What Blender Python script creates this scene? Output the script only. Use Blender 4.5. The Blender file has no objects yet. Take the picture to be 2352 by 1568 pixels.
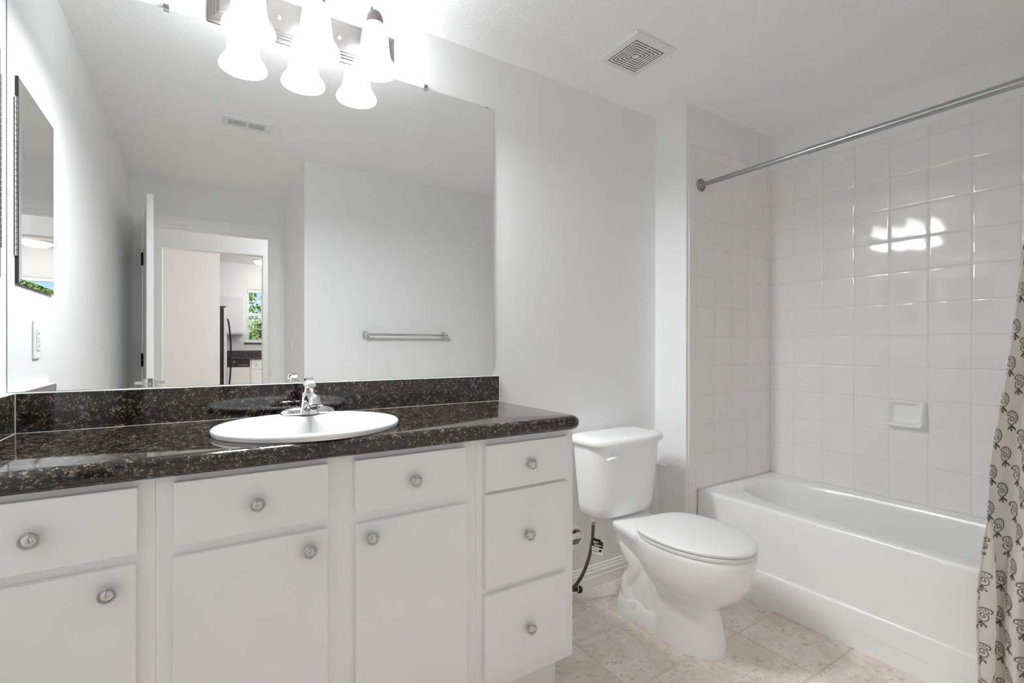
import bpy, bmesh, math, random
from mathutils import Vector, Matrix
PI = math.pi
random.seed(7)
scene = bpy.context.scene
COL = scene.collection

# ------------------------------------------------------------------ camera, world, lights, exposure
CAM = Vector((0.0, -1.81531, 1.18936))
F = Vector((0.53972706, 0.84183889, -0.00140824)).normalized()
R = Vector((0.84184006, -0.53972636, 0.00087008)).normalized()
U = R.cross(F).normalized()
cd = bpy.data.cameras.new('camera')
cam = bpy.data.objects.new('camera', cd)
COL.objects.link(cam)
cam.matrix_world = Matrix(((R.x, U.x, -F.x, CAM.x), (R.y, U.y, -F.y, CAM.y), (R.z, U.z, -F.z, CAM.z), (0, 0, 0, 1)))
cd.sensor_fit = 'HORIZONTAL'
cd.sensor_width = 36.0
cd.lens = 36.0 * 1116.7426 / 2352.0
cd.shift_x = 0.0
cd.shift_y = 13.15 / 2352.0
cd.clip_start = 0.02
cd.clip_end = 200
scene.camera = cam

vs = scene.view_settings
vs.view_transform = 'Standard'
vs.look = 'None'
vs.gamma = 1.0
vs.use_curve_mapping = False
vs.exposure = 0.82
scene.cycles.max_bounces = 24
scene.cycles.diffuse_bounces = 16
scene.cycles.glossy_bounces = 8
scene.cycles.transmission_bounces = 8
scene.cycles.sample_clamp_indirect = 6.0
scene.cycles.caustics_reflective = False
scene.cycles.caustics_refractive = False

world = bpy.data.worlds.new('sky')
scene.world = world
world.use_nodes = True
nt = world.node_tree
for n in list(nt.nodes):
    nt.nodes.remove(n)
wo = nt.nodes.new('ShaderNodeOutputWorld')
bg = nt.nodes.new('ShaderNodeBackground')
sk = nt.nodes.new('ShaderNodeTexSky')
sk.sky_type = 'NISHITA'
sk.sun_disc = False
sk.dust_density = 0.0
sk.ozone_density = 4.0
sk.sun_elevation = math.radians(50)
sk.sun_rotation = math.radians(20)
bg.inputs['Strength'].default_value = 0.075
nt.links.new(sk.outputs[0], bg.inputs['Color'])
nt.links.new(bg.outputs[0], wo.inputs['Surface'])

SHADE_GLOW = 8.5      # the three lit glass shades
BULB_WATTS = 5.2       # light that leaves each open shade mouth
HALL_WATTS = 4.6        # added fill light in the hall, unseen and without a fixture
KITCHEN_WATTS = 3.6    # two added kitchen fill lights, out of view


def light(name, kind, loc, watts, size=0.1, rot=(0, 0, 0), color=(1, 1, 1), spread=None):
    d = bpy.data.lights.new(name, kind)
    d.energy = watts
    d.color = color
    if kind == 'AREA':
        d.shape = 'DISK'
        d.size = size
        if spread:
            d.spread = spread
    elif kind == 'SUN':
        d.angle = 0.02
    else:
        d.shadow_soft_size = size
    o = bpy.data.objects.new(name, d)
    o.location = loc
    o.rotation_euler = rot
    COL.objects.link(o)
    return o


light('sun', 'SUN', (0, -20, 20), 3.2, rot=(math.radians(-40), math.radians(15), 0))
light('hall_fill_light', 'POINT', (1.22, -3.2, 2.05), HALL_WATTS, 0.10, color=(0.93, 0.977, 1.0))  # added point light, spills through the doorway onto the vanity
light('kitchen_fill_light', 'POINT', (1.35, -5.3, 2.12), KITCHEN_WATTS * 2, 0.12)  # added to brighten the kitchen, apart from its ceiling lamp
light('kitchen_room_fill_light', 'POINT', (1.20, -4.3, 2.12), KITCHEN_WATTS * 2, 0.12)  # second added fill, brightens the kitchen side of the doorway


# ------------------------------------------------------------------ helpers
def mesh_obj(name, bm, mats, parent=None, smooth=None, bevel=None):
    me = bpy.data.meshes.new(name)
    bmesh.ops.recalc_face_normals(bm, faces=bm.faces)
    bm.to_mesh(me)
    bm.free()
    if not isinstance(mats, (list, tuple)):
        mats = [mats]
    for m in mats:
        me.materials.append(m)
    if smooth is not None:
        for p in me.polygons:
            p.use_smooth = True
        me.set_sharp_from_angle(angle=math.radians(smooth))
    o = bpy.data.objects.new(name, me)
    COL.objects.link(o)
    if parent is not None:
        o.parent = parent
        # parents sit at their base: keep the world position the mesh was written in
        o.matrix_parent_inverse = parent_world(parent).inverted()
    if bevel:
        b = o.modifiers.new('edge', 'BEVEL')
        b.width = bevel
        b.segments = 2
        b.limit_method = 'ANGLE'
        b.angle_limit = math.radians(40)
    return o


def parent_world(o):
    m = Matrix.LocRotScale(o.location, o.rotation_euler, o.scale)
    if o.parent is not None:
        return parent_world(o.parent) @ o.matrix_parent_inverse @ m
    return m


def tag(o, label=None, cat=None, group=None, kind=None):
    if label:
        o['label'] = label
    if cat:
        o['category'] = cat
    if group:
        o['group'] = group
    if kind:
        o['kind'] = kind
    return o


def thing(name, label, cat, loc, group=None):
    o = bpy.data.objects.new(name, None)
    o.empty_display_size = 0.05
    COL.objects.link(o)
    o.location = loc
    return tag(o, label, cat, group)


def box(bm, lo, hi, mat=0):
    x0, y0, z0 = lo
    x1, y1, z1 = hi
    v = [bm.verts.new(p) for p in ((x0, y0, z0), (x1, y0, z0), (x1, y1, z0), (x0, y1, z0),
                                   (x0, y0, z1), (x1, y0, z1), (x1, y1, z1), (x0, y1, z1))]
    for f in ((0, 3, 2, 1), (4, 5, 6, 7), (0, 1, 5, 4), (1, 2, 6, 5), (2, 3, 7, 6), (3, 0, 4, 7)):
        fc = bm.faces.new([v[i] for i in f])
        fc.material_index = mat
    return v


def boxes(*bs):
    bm = bmesh.new()
    for lo, hi in bs:
        box(bm, lo, hi)
    return bm


def loft(bm, rings, cap0=True, cap1=True, mat=0, closed=True):
    vs_ = [[bm.verts.new(p) for p in r] for r in rings]
    n = len(vs_[0])
    for a, b in zip(vs_[:-1], vs_[1:]):
        for i in range(n if closed else n - 1):
            j = (i + 1) % n
            f = bm.faces.new((a[i], a[j], b[j], b[i]))
            f.material_index = mat
    if cap0:
        bm.faces.new(vs_[0][::-1]).material_index = mat
    if cap1:
        bm.faces.new(vs_[-1]).material_index = mat
    return vs_


def lathe(bm, prof, M=Matrix(), seg=32, mat=0, cap0=True, cap1=True):
    rings = []
    for r, z in prof:
        rings.append([M @ Vector((r * math.cos(2 * PI * i / seg), r * math.sin(2 * PI * i / seg), z)) for i in range(seg)])
    return loft(bm, rings, cap0, cap1, mat)


def axis_matrix(origin, direction):
    d = Vector(direction).normalized()
    q = d.to_track_quat('Z', 'Y')
    return Matrix.Translation(Vector(origin)) @ q.to_matrix().to_4x4()


def smooth_path(pts, sub=6):
    pts = [Vector(p) for p in pts]
    out = []
    for i in range(len(pts) - 1):
        p0 = pts[max(i - 1, 0)]
        p1, p2 = pts[i], pts[i + 1]
        p3 = pts[min(i + 2, len(pts) - 1)]
        for k in range(sub):
            t = k / sub
            out.append(0.5 * ((2 * p1) + (-p0 + p2) * t + (2 * p0 - 5 * p1 + 4 * p2 - p3) * t * t + (-p0 + 3 * p1 - 3 * p2 + p3) * t ** 3))
    out.append(pts[-1])
    return out


def tube(bm, pts, r, seg=12, mat=0, flat=1.0, flat_axis=None):
    """r: number or list; flat squashes the section along flat_axis."""
    pts = [Vector(p) for p in pts]
    n = len(pts)
    rs = r if isinstance(r, (list, tuple)) else [r] * n
    rings = []
    up = None
    for i, p in enumerate(pts):
        t = (pts[min(i + 1, n - 1)] - pts[max(i - 1, 0)]).normalized()
        if up is None:
            up = Vector((0, 0, 1)) if abs(t.z) < 0.9 else Vector((1, 0, 0))
        s = t.cross(up).normalized()
        up = s.cross(t).normalized()
        ring = []
        for k in range(seg):
            a = 2 * PI * k / seg
            d = s * math.cos(a) * rs[i] + up * math.sin(a) * rs[i]
            if flat_axis is not None:
                ax = Vector(flat_axis)
                d = d - ax * d.dot(ax) * (1 - flat)
            ring.append(p + d)
        rings.append(ring)
    return loft(bm, rings, True, True, mat)


def rrect(cx, cy, hx, hy, r, z, n=6):
    pts = []
    for q, (sx, sy) in enumerate(((1, 1), (-1, 1), (-1, -1), (1, -1))):
        for k in range(n + 1):
            a = q * PI / 2 + k / n * PI / 2
            pts.append(Vector((cx + sx * (hx - r) + r * math.cos(a), cy + sy * (hy - r) + r * math.sin(a), z)))
    return pts


def interp(tab, x):
    tab = sorted(tab)
    if x <= tab[0][0]:
        return tab[0][1]
    for (a, b), (c, d) in zip(tab[:-1], tab[1:]):
        if x <= c:
            return b + (d - b) * (x - a) / (c - a)
    return tab[-1][1]


# ------------------------------------------------------------------ materials
def mat(name, color, rough=0.5, metal=0.0, **kw):
    m = bpy.data.materials.new(name)
    m.use_nodes = True
    b = m.node_tree.nodes['Principled BSDF']
    b.inputs['Base Color'].default_value = (*color, 1)
    b.inputs['Roughness'].default_value = rough
    b.inputs['Metallic'].default_value = metal
    for k, v in kw.items():
        b.inputs[k].default_value = v
    return m


def nodes(m):
    t = m.node_tree
    return t, t.nodes['Principled BSDF'], t.nodes, t.links


def bump(m, scale, strength, dist=0.002, detail=4.0, kind='noise', stretch=None):
    t, b, N, L = nodes(m)
    tc = N.new('ShaderNodeTexCoord')
    src = tc.outputs['Object']
    if stretch:
        mp = N.new('ShaderNodeMapping')
        mp.inputs['Scale'].default_value = stretch
        L.new(src, mp.inputs['Vector'])
        src = mp.outputs['Vector']
    if kind == 'noise':
        n = N.new('ShaderNodeTexNoise')
        n.inputs['Scale'].default_value = scale
        n.inputs['Detail'].default_value = detail
        out = n.outputs['Fac']
        L.new(src, n.inputs['Vector'])
    else:
        n = N.new('ShaderNodeTexNoise')
        n.inputs['Scale'].default_value = scale
        n.inputs['Detail'].default_value = 5
        n.inputs['Distortion'].default_value = 0.6
        L.new(src, n.inputs['Vector'])
        r = N.new('ShaderNodeValToRGB')
        r.color_ramp.elements[0].position = 0.47
        r.color_ramp.elements[1].position = 0.60
        L.new(n.outputs['Fac'], r.inputs['Fac'])
        out = r.outputs['Color']
    bp = N.new('ShaderNodeBump')
    bp.inputs['Strength'].default_value = strength
    bp.inputs['Distance'].default_value = dist
    L.new(out, bp.inputs['Height'])
    L.new(bp.outputs['Normal'], b.inputs['Normal'])
    return m


WALL = bump(mat('grey_wall_paint', (0.86, 0.86, 0.862), 0.45), 260, 0.12, 0.001)
CEIL = bump(mat('textured_ceiling', (0.95, 0.95, 0.95), 0.8), 75, 0.45, 0.002, kind='knock')
TRIM = mat('white_trim_paint', (0.90, 0.90, 0.90), 0.30)
CAB = bump(mat('white_cabinet_paint', (0.88, 0.88, 0.885), 0.33), 30, 0.03, 0.001)
PORC = mat('white_porcelain', (0.89, 0.89, 0.89), 0.08, **{'Specular IOR Level': 0.6})
TUBW = mat('white_tub_enamel', (0.88, 0.88, 0.875), 0.24)
TILE = mat('glazed_wall_tile', (0.87, 0.848, 0.84), 0.07)
GROUT = mat('wall_grout', (0.79, 0.77, 0.755), 0.7)
CHROME = mat('chrome', (0.82, 0.82, 0.83), 0.06, 1.0)
CHROMED = mat('dark_chrome', (0.45, 0.45, 0.46), 0.15, 1.0)
RODMETAL = mat('rod_steel', (0.42, 0.43, 0.44), 0.16, 1.0)
NICKEL = mat('satin_nickel', (0.60, 0.60, 0.60), 0.14, 1.0)
NICKELD = mat('brushed_bronze_nickel', (0.17, 0.145, 0.14), 0.4, 1.0)
PLATE = bump(mat('brushed_nickel_plate', (0.30, 0.28, 0.275), 0.32, 1.0), 60, 0.03, 0.001, stretch=(1, 40, 40))
MIRROR = mat('mirror_silver', (0.93, 0.94, 0.935), 0.0, 1.0)
DARK = mat('dark_edge', (0.03, 0.03, 0.028), 0.5)
BLACK = mat('black_plastic', (0.012, 0.012, 0.013), 0.35)
PLAST = mat('white_plastic', (0.82, 0.82, 0.81), 0.35)
CLEAR = mat('clear_plastic', (0.92, 0.93, 0.93), 0.12, **{'Transmission Weight': 0.85, 'IOR': 1.45})
RED = mat('red_dot', (0.65, 0.03, 0.04), 0.3)
HOSE = bump(mat('braided_hose', (0.075, 0.07, 0.066), 0.55), 500, 0.5, 0.002)
BRONZE = mat('dark_valve_metal', (0.06, 0.055, 0.05), 0.35, 0.7)
CARD = mat('cardboard_tube', (0.72, 0.70, 0.67), 0.8)
STEEL = mat('fridge_steel', (0.66, 0.66, 0.66), 0.35, 0.6)
HINGE = mat('dark_bronze_hinge', (0.05, 0.045, 0.04), 0.4, 0.8)
CAULK = mat('white_caulk', (0.80, 0.80, 0.79), 0.5)
BULB = mat('lamp_glow', (1, 1, 1), 0.5, **{'Emission Color': (1.0, 0.98, 0.95, 1), 'Emission Strength': 12.0})
DOME = mat('dome_glow', (1, 1, 1), 0.5, **{'Emission Color': (1.0, 0.99, 0.97, 1), 'Emission Strength': 4.0})
LEAF = mat('green_leaves', (0.24, 0.36, 0.10), 0.6, **{'Subsurface Weight': 0.0})
BARK = mat('tree_bark', (0.10, 0.075, 0.05), 0.9)
LAWN = mat('lawn', (0.06, 0.14, 0.03), 0.9)
CLOTHDARK = mat('olive_print', (0.105, 0.088, 0.055), 0.9)
GLASS = mat('window_glass', (1, 1, 1), 0.0, **{'Transmission Weight': 1.0, 'IOR': 1.0, 'Specular IOR Level': 0.2})

# frosted glass of the lit shades
SHADE = mat('lit_frosted_glass', (0.95, 0.95, 0.94), 0.35, **{'Emission Color': (0.935, 0.98, 1.0, 1), 'Emission Strength': SHADE_GLOW})


def granite():
    m = mat('black_brown_granite', (0.03, 0.03, 0.03), 0.05, **{'Specular IOR Level': 0.75})
    t, b, N, L = nodes(m)
    tc = N.new('ShaderNodeTexCoord')
    nz = N.new('ShaderNodeTexNoise')
    nz.inputs['Scale'].default_value = 60
    nz.inputs['Detail'].default_value = 3
    L.new(tc.outputs['Object'], nz.inputs['Vector'])
    mx = N.new('ShaderNodeMixRGB')
    mx.blend_type = 'LINEAR_LIGHT'
    mx.inputs['Fac'].default_value = 0.007
    L.new(tc.outputs['Object'], mx.inputs['Color1'])
    L.new(nz.outputs['Color'], mx.inputs['Color2'])
    v = N.new('ShaderNodeTexVoronoi')
    v.inputs['Scale'].default_value = 330
    L.new(mx.outputs['Color'], v.inputs['Vector'])
    sep = N.new('ShaderNodeSeparateColor')
    L.new(v.outputs['Color'], sep.inputs['Color'])
    big = N.new('ShaderNodeTexNoise')
    big.inputs['Scale'].default_value = 60
    big.inputs['Detail'].default_value = 4
    L.new(tc.outputs['Object'], big.inputs['Vector'])
    ad = N.new('ShaderNodeMath')
    ad.operation = 'MULTIPLY_ADD'
    ad.inputs[1].default_value = 1.1
    L.new(big.outputs['Fac'], ad.inputs[0])
    sc2 = N.new('ShaderNodeMath')
    sc2.operation = 'MULTIPLY_ADD'
    sc2.inputs[1].default_value = 0.62
    sc2.inputs[2].default_value = -0.34
    L.new(sep.outputs['Red'], sc2.inputs[0])
    L.new(sc2.outputs[0], ad.inputs[2])
    r = N.new('ShaderNodeValToRGB')
    r.color_ramp.interpolation = 'CONSTANT'
    e = r.color_ramp.elements
    e[0].position = 0.0
    e[0].color = (0.006, 0.006, 0.006, 1)
    e[1].position = 0.57
    e[1].color = (0.022, 0.018, 0.015, 1)
    for p, c in ((0.66, (0.060, 0.038, 0.024, 1)), (0.735, (0.135, 0.082, 0.048, 1)), (0.785, (0.075, 0.075, 0.065, 1)), (0.825, (0.24, 0.20, 0.155, 1))):
        q = e.new(p)
        q.color = c
    L.new(ad.outputs[0], r.inputs['Fac'])
    L.new(r.outputs['Color'], b.inputs['Base Color'])
    return m


GRANITE = granite()


def floor_tile():
    m = mat('beige_floor_tile', (0.45, 0.39, 0.34), 0.32)
    t, b, N, L = nodes(m)
    tc = N.new('ShaderNodeTexCoord')
    at = N.new('ShaderNodeVertexColor')
    at.layer_name = 'tint'
    of = N.new('ShaderNodeVectorMath')
    of.operation = 'MULTIPLY_ADD'
    of.inputs[1].default_value = (9, 9, 9)
    L.new(at.outputs['Color'], of.inputs[0])
    L.new(tc.outputs['Object'], of.inputs[2])
    n1 = N.new('ShaderNodeTexNoise')
    n1.inputs['Scale'].default_value = 6
    n1.inputs['Detail'].default_value = 6
    n1.inputs['Roughness'].default_value = 0.6
    n1.inputs['Distortion'].default_value = 0.6
    L.new(of.outputs[0], n1.inputs['Vector'])
    r1 = N.new('ShaderNodeValToRGB')
    e = r1.color_ramp.elements
    e[0].position, e[0].color = 0.34, (0.71, 0.615, 0.53, 1)
    e[1].position, e[1].color = 0.66, (0.90, 0.83, 0.76, 1)
    L.new(n1.outputs['Fac'], r1.inputs['Fac'])
    n2 = N.new('ShaderNodeTexNoise')
    n2.inputs['Scale'].default_value = 38
    n2.inputs['Detail'].default_value = 8
    n2.inputs['Roughness'].default_value = 0.65
    n2.inputs['Distortion'].default_value = 1.1
    L.new(of.outputs[0], n2.inputs['Vector'])
    r2 = N.new('ShaderNodeValToRGB')
    e = r2.color_ramp.elements
    e[0].position, e[0].color = 0.34, (1, 1, 1, 1)
    e[1].position, e[1].color = 0.47, (0, 0, 0, 1)
    L.new(n2.outputs['Fac'], r2.inputs['Fac'])
    mx = N.new('ShaderNodeMixRGB')
    mx.inputs['Color2'].default_value = (0.42, 0.335, 0.255, 1)
    ml = N.new('ShaderNodeMath')
    ml.operation = 'MULTIPLY'
    ml.inputs[1].default_value = 0.62
    L.new(r2.outputs['Color'], ml.inputs[0])
    L.new(ml.outputs[0], mx.inputs['Fac'])
    L.new(r1.outputs['Color'], mx.inputs['Color1'])
    L.new(mx.outputs['Color'], b.inputs['Base Color'])
    return m


FTILE = floor_tile()
FGROUT = bump(mat('beige_floor_grout', (0.74, 0.645, 0.545), 0.85), 300, 0.3, 0.001)


def cloth():
    m = mat('cream_curtain_cloth', (0.80, 0.775, 0.73), 0.9)
    t, b, N, L = nodes(m)
    out = N['Material Output']
    tr = N.new('ShaderNodeBsdfTranslucent')
    tr.inputs['Color'].default_value = (0.80, 0.72, 0.60, 1)
    mx = N.new('ShaderNodeMixShader')
    mx.inputs['Fac'].default_value = 0.25
    L.new(b.outputs[0], mx.inputs[1])
    L.new(tr.outputs[0], mx.inputs[2])
    L.new(mx.outputs[0], out.inputs['Surface'])
    bump(m, 900, 0.15, 0.0006)
    return m


CLOTH = cloth()
LINER = mat('white_vinyl_liner', (0.85, 0.85, 0.84), 0.3, **{'Transmission Weight': 0.15})

# ------------------------------------------------------------------ key dimensions (metres)
H = 2.44
XL = -0.4339     # wall beside the vanity
XC = 2.0943      # face of the short return by the toilet
YJ = -0.2007     # tub end wall on the plumbing side
XT = 2.8706      # long tub wall
YT = -1.7035     # towel wall, also the other end of the tub
XV = 0.5901      # side wall of the entry
YD = -2.6463     # door wall
ZC = 0.957       # counter top

# ------------------------------------------------------------------ room shell
def struct(name, bm, m, smooth=None):
    o = mesh_obj(name, bm, m, smooth=smooth)
    o['kind'] = 'structure'
    return o


struct('wall_back', boxes(((XL - 0.12, 0, 0), (XC + 0.004, 0.12, H))), WALL)
struct('wall_left', boxes(((XL - 0.12, YD - 0.12, 0), (XL, 0, H))), WALL)
struct('wall_plumbing', boxes(((XC, YJ, 0), (XT + 0.12, 0.12, H))), WALL)
struct('wall_tub', boxes(((XT, YT - 0.12, 0), (XT + 0.12, YJ, H))), WALL)
struct('wall_towel', boxes(((XV, YT - 0.12, 0), (XT, YT, H))), WALL)
struct('wall_entry', boxes(((XV, YD - 0.12, 0), (XV + 0.12, YT - 0.12, H))), WALL)
# door wall with its opening
DX0, DX1, DZ = -0.349, 0.501, 2.102
struct('wall_door', boxes(((XL, YD - 0.12, 0), (DX0, YD, H)), ((DX1, YD - 0.12, 0), (XV, YD, H)), ((DX0, YD - 0.12, DZ), (DX1, YD, H))), WALL)
struct('ceiling', boxes(((XL - 0.12, YD - 0.12, H), (XT + 0.12, 0.12, H + 0.1))), CEIL)


def tiled_floor():
    bm = bmesh.new()
    lay = bm.loops.layers.color.new('tint')
    box(bm, (XL - 0.1, YD - 0.06, -0.06), (XT + 0.1, 0.1, -0.0025), 1)
    ts, ox, oy, g = 0.3072, 1.2621, -0.3127, 0.0032
    rng = random.Random(3)
    i0, i1 = -6, 5
    for i in range(i0, i1 + 1):
        for j in range(-8, 2):
            x0, x1 = ox + i * ts + g, ox + (i + 1) * ts - g
            y0, y1 = oy + j * ts + g, oy + (j + 1) * ts - g
            x0, x1 = max(x0, XL), min(x1, 2.172)
            y0, y1 = max(y0, YD - 0.05), min(y1, 0.0)
            if x1 - x0 < 0.01 or y1 - y0 < 0.01:
                continue
            b = 0.0022
            lo = [bm.verts.new(p) for p in ((x0, y0, -0.0035), (x1, y0, -0.0035), (x1, y1, -0.0035), (x0, y1, -0.0035))]
            hi = [bm.verts.new(p) for p in ((x0 + b, y0 + b, 0), (x1 - b, y0 + b, 0), (x1 - b, y1 - b, 0), (x0 + b, y1 - b, 0))]
            c = (rng.random(), rng.random(), rng.random(), 1)
            fs = [bm.faces.new(hi)] + [bm.faces.new((lo[k], lo[(k + 1) % 4], hi[(k + 1) % 4], hi[k])) for k in range(4)]
            for f in fs:
                for l in f.loops:
                    l[lay] = c
    me = bpy.data.meshes.new('floor')
    bm.to_mesh(me)
    bm.free()
    me.materials.append(FTILE)
    me.materials.append(FGROUT)
    o = bpy.data.objects.new('floor', me)
    COL.objects.link(o)
    o['kind'] = 'structure'
    return o


tiled_floor()


# glazed wall tile around the tub: every tile a slightly pillowed, slightly tilted block on a grout bed
def tile_wall(name, origin, du, dn, us, zs, depth=0.007, only=None, gap=0.0010):
    """us, zs: the tile borders along the wall and upward; dn points into the room."""
    bm = bmesh.new()
    O, du, dn = Vector(origin), Vector(du), Vector(dn)
    up = Vector((0, 0, 1))
    rng = random.Random(hash(name) % 1000 if False else len(name) * 13)
    P = lambda u, z, n: O + du * u + up * z + dn * n
    for a, b in zip(us[:-1], us[1:]):
        for c, d in zip(zs[:-1], zs[1:]):
            if only and not only((a + b) / 2, (c + d) / 2):
                continue
            # grout bed
            loft(bm, [[P(*w, h) for w in ((a, c), (b, c), (b, d), (a, d))] for h in (0.0, depth - 0.0021)], mat=1)
            u0, u1, z0, z1 = a + gap, b - gap, c + gap, d - gap
            tu, tz = rng.uniform(-1, 1) * 0.0035, rng.uniform(-1, 1) * 0.0035
            rings = []
            ke = min(1.0, (u1 - u0) / 0.03, (z1 - z0) / 0.03)
            for e, h in ((0.0, 0.0), (0.0010, 0.0012), (0.0030, 0.0018), (0.008, 0.0020)):
                ring = []
                e *= ke
                for uu, zz in ((u0 + e, z0 + e), (u1 - e, z0 + e), (u1 - e, z1 - e), (u0 + e, z1 - e)):
                    t = (uu - (a + b) / 2) * tu + (zz - (c + d) / 2) * tz
                    ring.append(P(uu, zz, depth - 0.0028 + h + (t if h > 0 else 0)))
                rings.append(ring)
            vs_ = [[bm.verts.new(p) for p in r] for r in rings]
            for q_, (r0, r1) in enumerate(zip(vs_[:-1], vs_[1:])):
                for k in range(4):
                    bm.faces.new((r0[k], r0[(k + 1) % 4], r1[(k + 1) % 4], r1[k])).smooth = q_ > 0
            bm.faces.new(vs_[-1]).smooth = True
    # outer edge strip
    me = bpy.data.meshes.new(name)
    bmesh.ops.recalc_face_normals(bm, faces=bm.faces)
    bm.to_mesh(me)
    bm.free()
    me.materials.append(TILE)
    me.materials.append(GROUT)
    o = bpy.data.objects.new(name, me)
    COL.objects.link(o)
    o['kind'] = 'structure'
    return o


ZROWS = [0.0, 0.005, 0.160, 0.315, 0.470, 0.625, 0.780, 0.935, 1.090, 1.245, 1.400, 1.555, 1.710, 1.865, 2.020, 2.175, 2.232]
YLINES = [0.0, 0.1415] + [0.1415 + 0.1525 * k for k in range(1, 10)]
YLINES = [y for y in YLINES if y < YJ - YT - 0.005] + [YJ - YT]
ZTUB = [0.449] + [z for z in ZROWS if z > 0.6]
tile_wall('trim_1', (XT, YJ, 0), (0, -1, 0), (-1, 0, 0), YLINES, ZTUB)
XLINES = [2.112, 2.1275, 2.168, 2.320, 2.4725, 2.625, 2.7775, XT - 0.005]
tile_wall('trim_2', (0, YJ, 0), (1, 0, 0), (0, -1, 0), XLINES[2:], ZTUB)
tile_wall('trim_3', (0, YT, 0), (1, 0, 0), (0, 1, 0), XLINES[2:], ZTUB)
tile_wall('trim_7', (0, YJ, 0), (1, 0, 0), (0, -1, 0), XLINES[:3], ZROWS)
tile_wall('trim_8', (0, YT, 0), (1, 0, 0), (0, 1, 0), XLINES[:3], ZROWS)


def baseboard(name, p0, p1, n):
    """moulded baseboard between two floor points, n = direction into the room"""
    bm = bmesh.new()
    prof = [(0, 0), (0.014, 0), (0.014, 0.050), (0.0115, 0.056), (0.0115, 0.074), (0.008, 0.080), (0.008, 0.088), (0.005, 0.094), (0.005, 0.102), (0.002, 0.107), (0, 0.107)]
    n = Vector(n)
    rings = [[Vector(p) + n * a + Vector((0, 0, z)) for a, z in prof] for p in (p0, p1)]
    loft(bm, rings)
    return struct(name, bm, TRIM)


baseboard('baseboard_back', (1.068, 0, 0), (XC, 0, 0), (0, -1, 0))
baseboard('baseboard_return', (XC, -0.014, 0), (XC, YJ, 0), (-1, 0, 0))
baseboard('baseboard_towel', (XV, YT, 0), (2.11, YT, 0), (0, 1, 0))
baseboard('baseboard_entry', (XV, YT, 0), (XV, YD, 0), (-1, 0, 0))
baseboard('baseboard_left', (XL, -0.55, 0), (XL, YD, 0), (1, 0, 0))


def casing(name, x0, x1, ztop, y, n, w=0.056):
    """door casing: two legs and a head, with a stepped profile"""
    bm = bmesh.new()
    steps = ((0.0, w, 0.011), (0.008, w - 0.006, 0.016), (w * 0.52, w - 0.004, 0.020))
    for a, b, d in steps:
        ys = sorted((y, y + n * d))
        box(bm, (x0 - b, ys[0], 0), (x0 - a, ys[1], ztop + a))
        box(bm, (x1 + a, ys[0], 0), (x1 + b, ys[1], ztop + a))
        box(bm, (x0 - b, ys[0], ztop + a), (x1 + b, ys[1], ztop + b))
    return struct(name, bm, TRIM)


casing('trim_4', DX0, DX1, DZ, YD, 1, 0.062)
casing('trim_5', DX0, DX1, DZ, YD - 0.12, -1, 0.062)
# jamb lining with stop
struct('trim_6', boxes(((DX0 - 0.004, YD - 0.12, 0), (DX0 + 0.014, YD, DZ)), ((DX1 - 0.014, YD - 0.12, 0), (DX1 + 0.004, YD, DZ)),
                       ((DX0 + 0.014, YD - 0.12, DZ - 0.014), (DX1 - 0.014, YD, DZ + 0.004)),
                       ((DX1 - 0.025, YD - 0.08, 0), (DX1 - 0.014, YD - 0.045, DZ - 0.014)),
                       ((DX0 + 0.014, YD - 0.08, 0), (DX0 + 0.025, YD - 0.045, DZ - 0.014)),
                       ((DX0 + 0.025, YD - 0.08, DZ - 0.025), (DX1 - 0.025, YD - 0.045, DZ - 0.014))), TRIM)
tag(mesh_obj('strike_plate', boxes(((DX1 - 0.0155, YD - 0.035, 0.945), (DX1 - 0.0138, YD - 0.008, 1.005))), NICKEL),
    'small metal strike plate set in the white door jamb', 'strike plate')

# hall and kitchen beyond the door
YH = -3.66
struct('wall_hall', boxes(((-2.2, YH - 0.12, 0), (-0.295, YH, H)), ((0.530, YH - 0.12, 0), (2.2, YH, H)), ((-0.295, YH - 0.12, 2.10), (0.530, YH, H))), WALL)
struct('wall_hall_side', boxes(((-1.62, YH, 0), (-1.5, YD - 0.12, H)), ((1.5, YH, 0), (1.62, YD - 0.12, H)), ((-1.62, YD - 0.12, 0), (XL - 0.12, YD, H)), ((XV + 0.12, YD - 0.12, 0), (1.62, YD, H))), WALL)
YK = -6.6
KX0, KX1 = -1.4, 2.2
WX0, WX1, WZ0, WZ1 = 0.600, 1.50, 1.262, 2.060
struct('wall_kitchen', boxes(((KX0, YK - 0.15, 0), (WX0, YK, H)), ((WX1, YK - 0.15, 0), (KX1, YK, H)), ((WX0, YK - 0.15, 0), (WX1, YK, WZ0)), ((WX0, YK - 0.15, WZ1), (WX1, YK, H))), WALL)
struct('wall_kitchen_side', boxes(((KX0 - 0.12, YK - 0.15, 0), (KX0, YH - 0.12, H)), ((KX1, YK - 0.15, 0), (KX1 + 0.12, YH - 0.12, H))), WALL)
struct('wall_partition', boxes(((KX0, -5.60, 0), (0.213, -5.50, H))), WALL)
struct('ceiling_kitchen', boxes(((KX0 - 0.3, YK - 0.15, H), (KX1 + 0.3, YD - 0.12, H + 0.1))), CEIL)
struct('floor_kitchen', boxes(((KX0 - 0.3, YK - 0.15, -0.06), (KX1 + 0.3, YD - 0.06, -0.001))), FGROUT)


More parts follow.
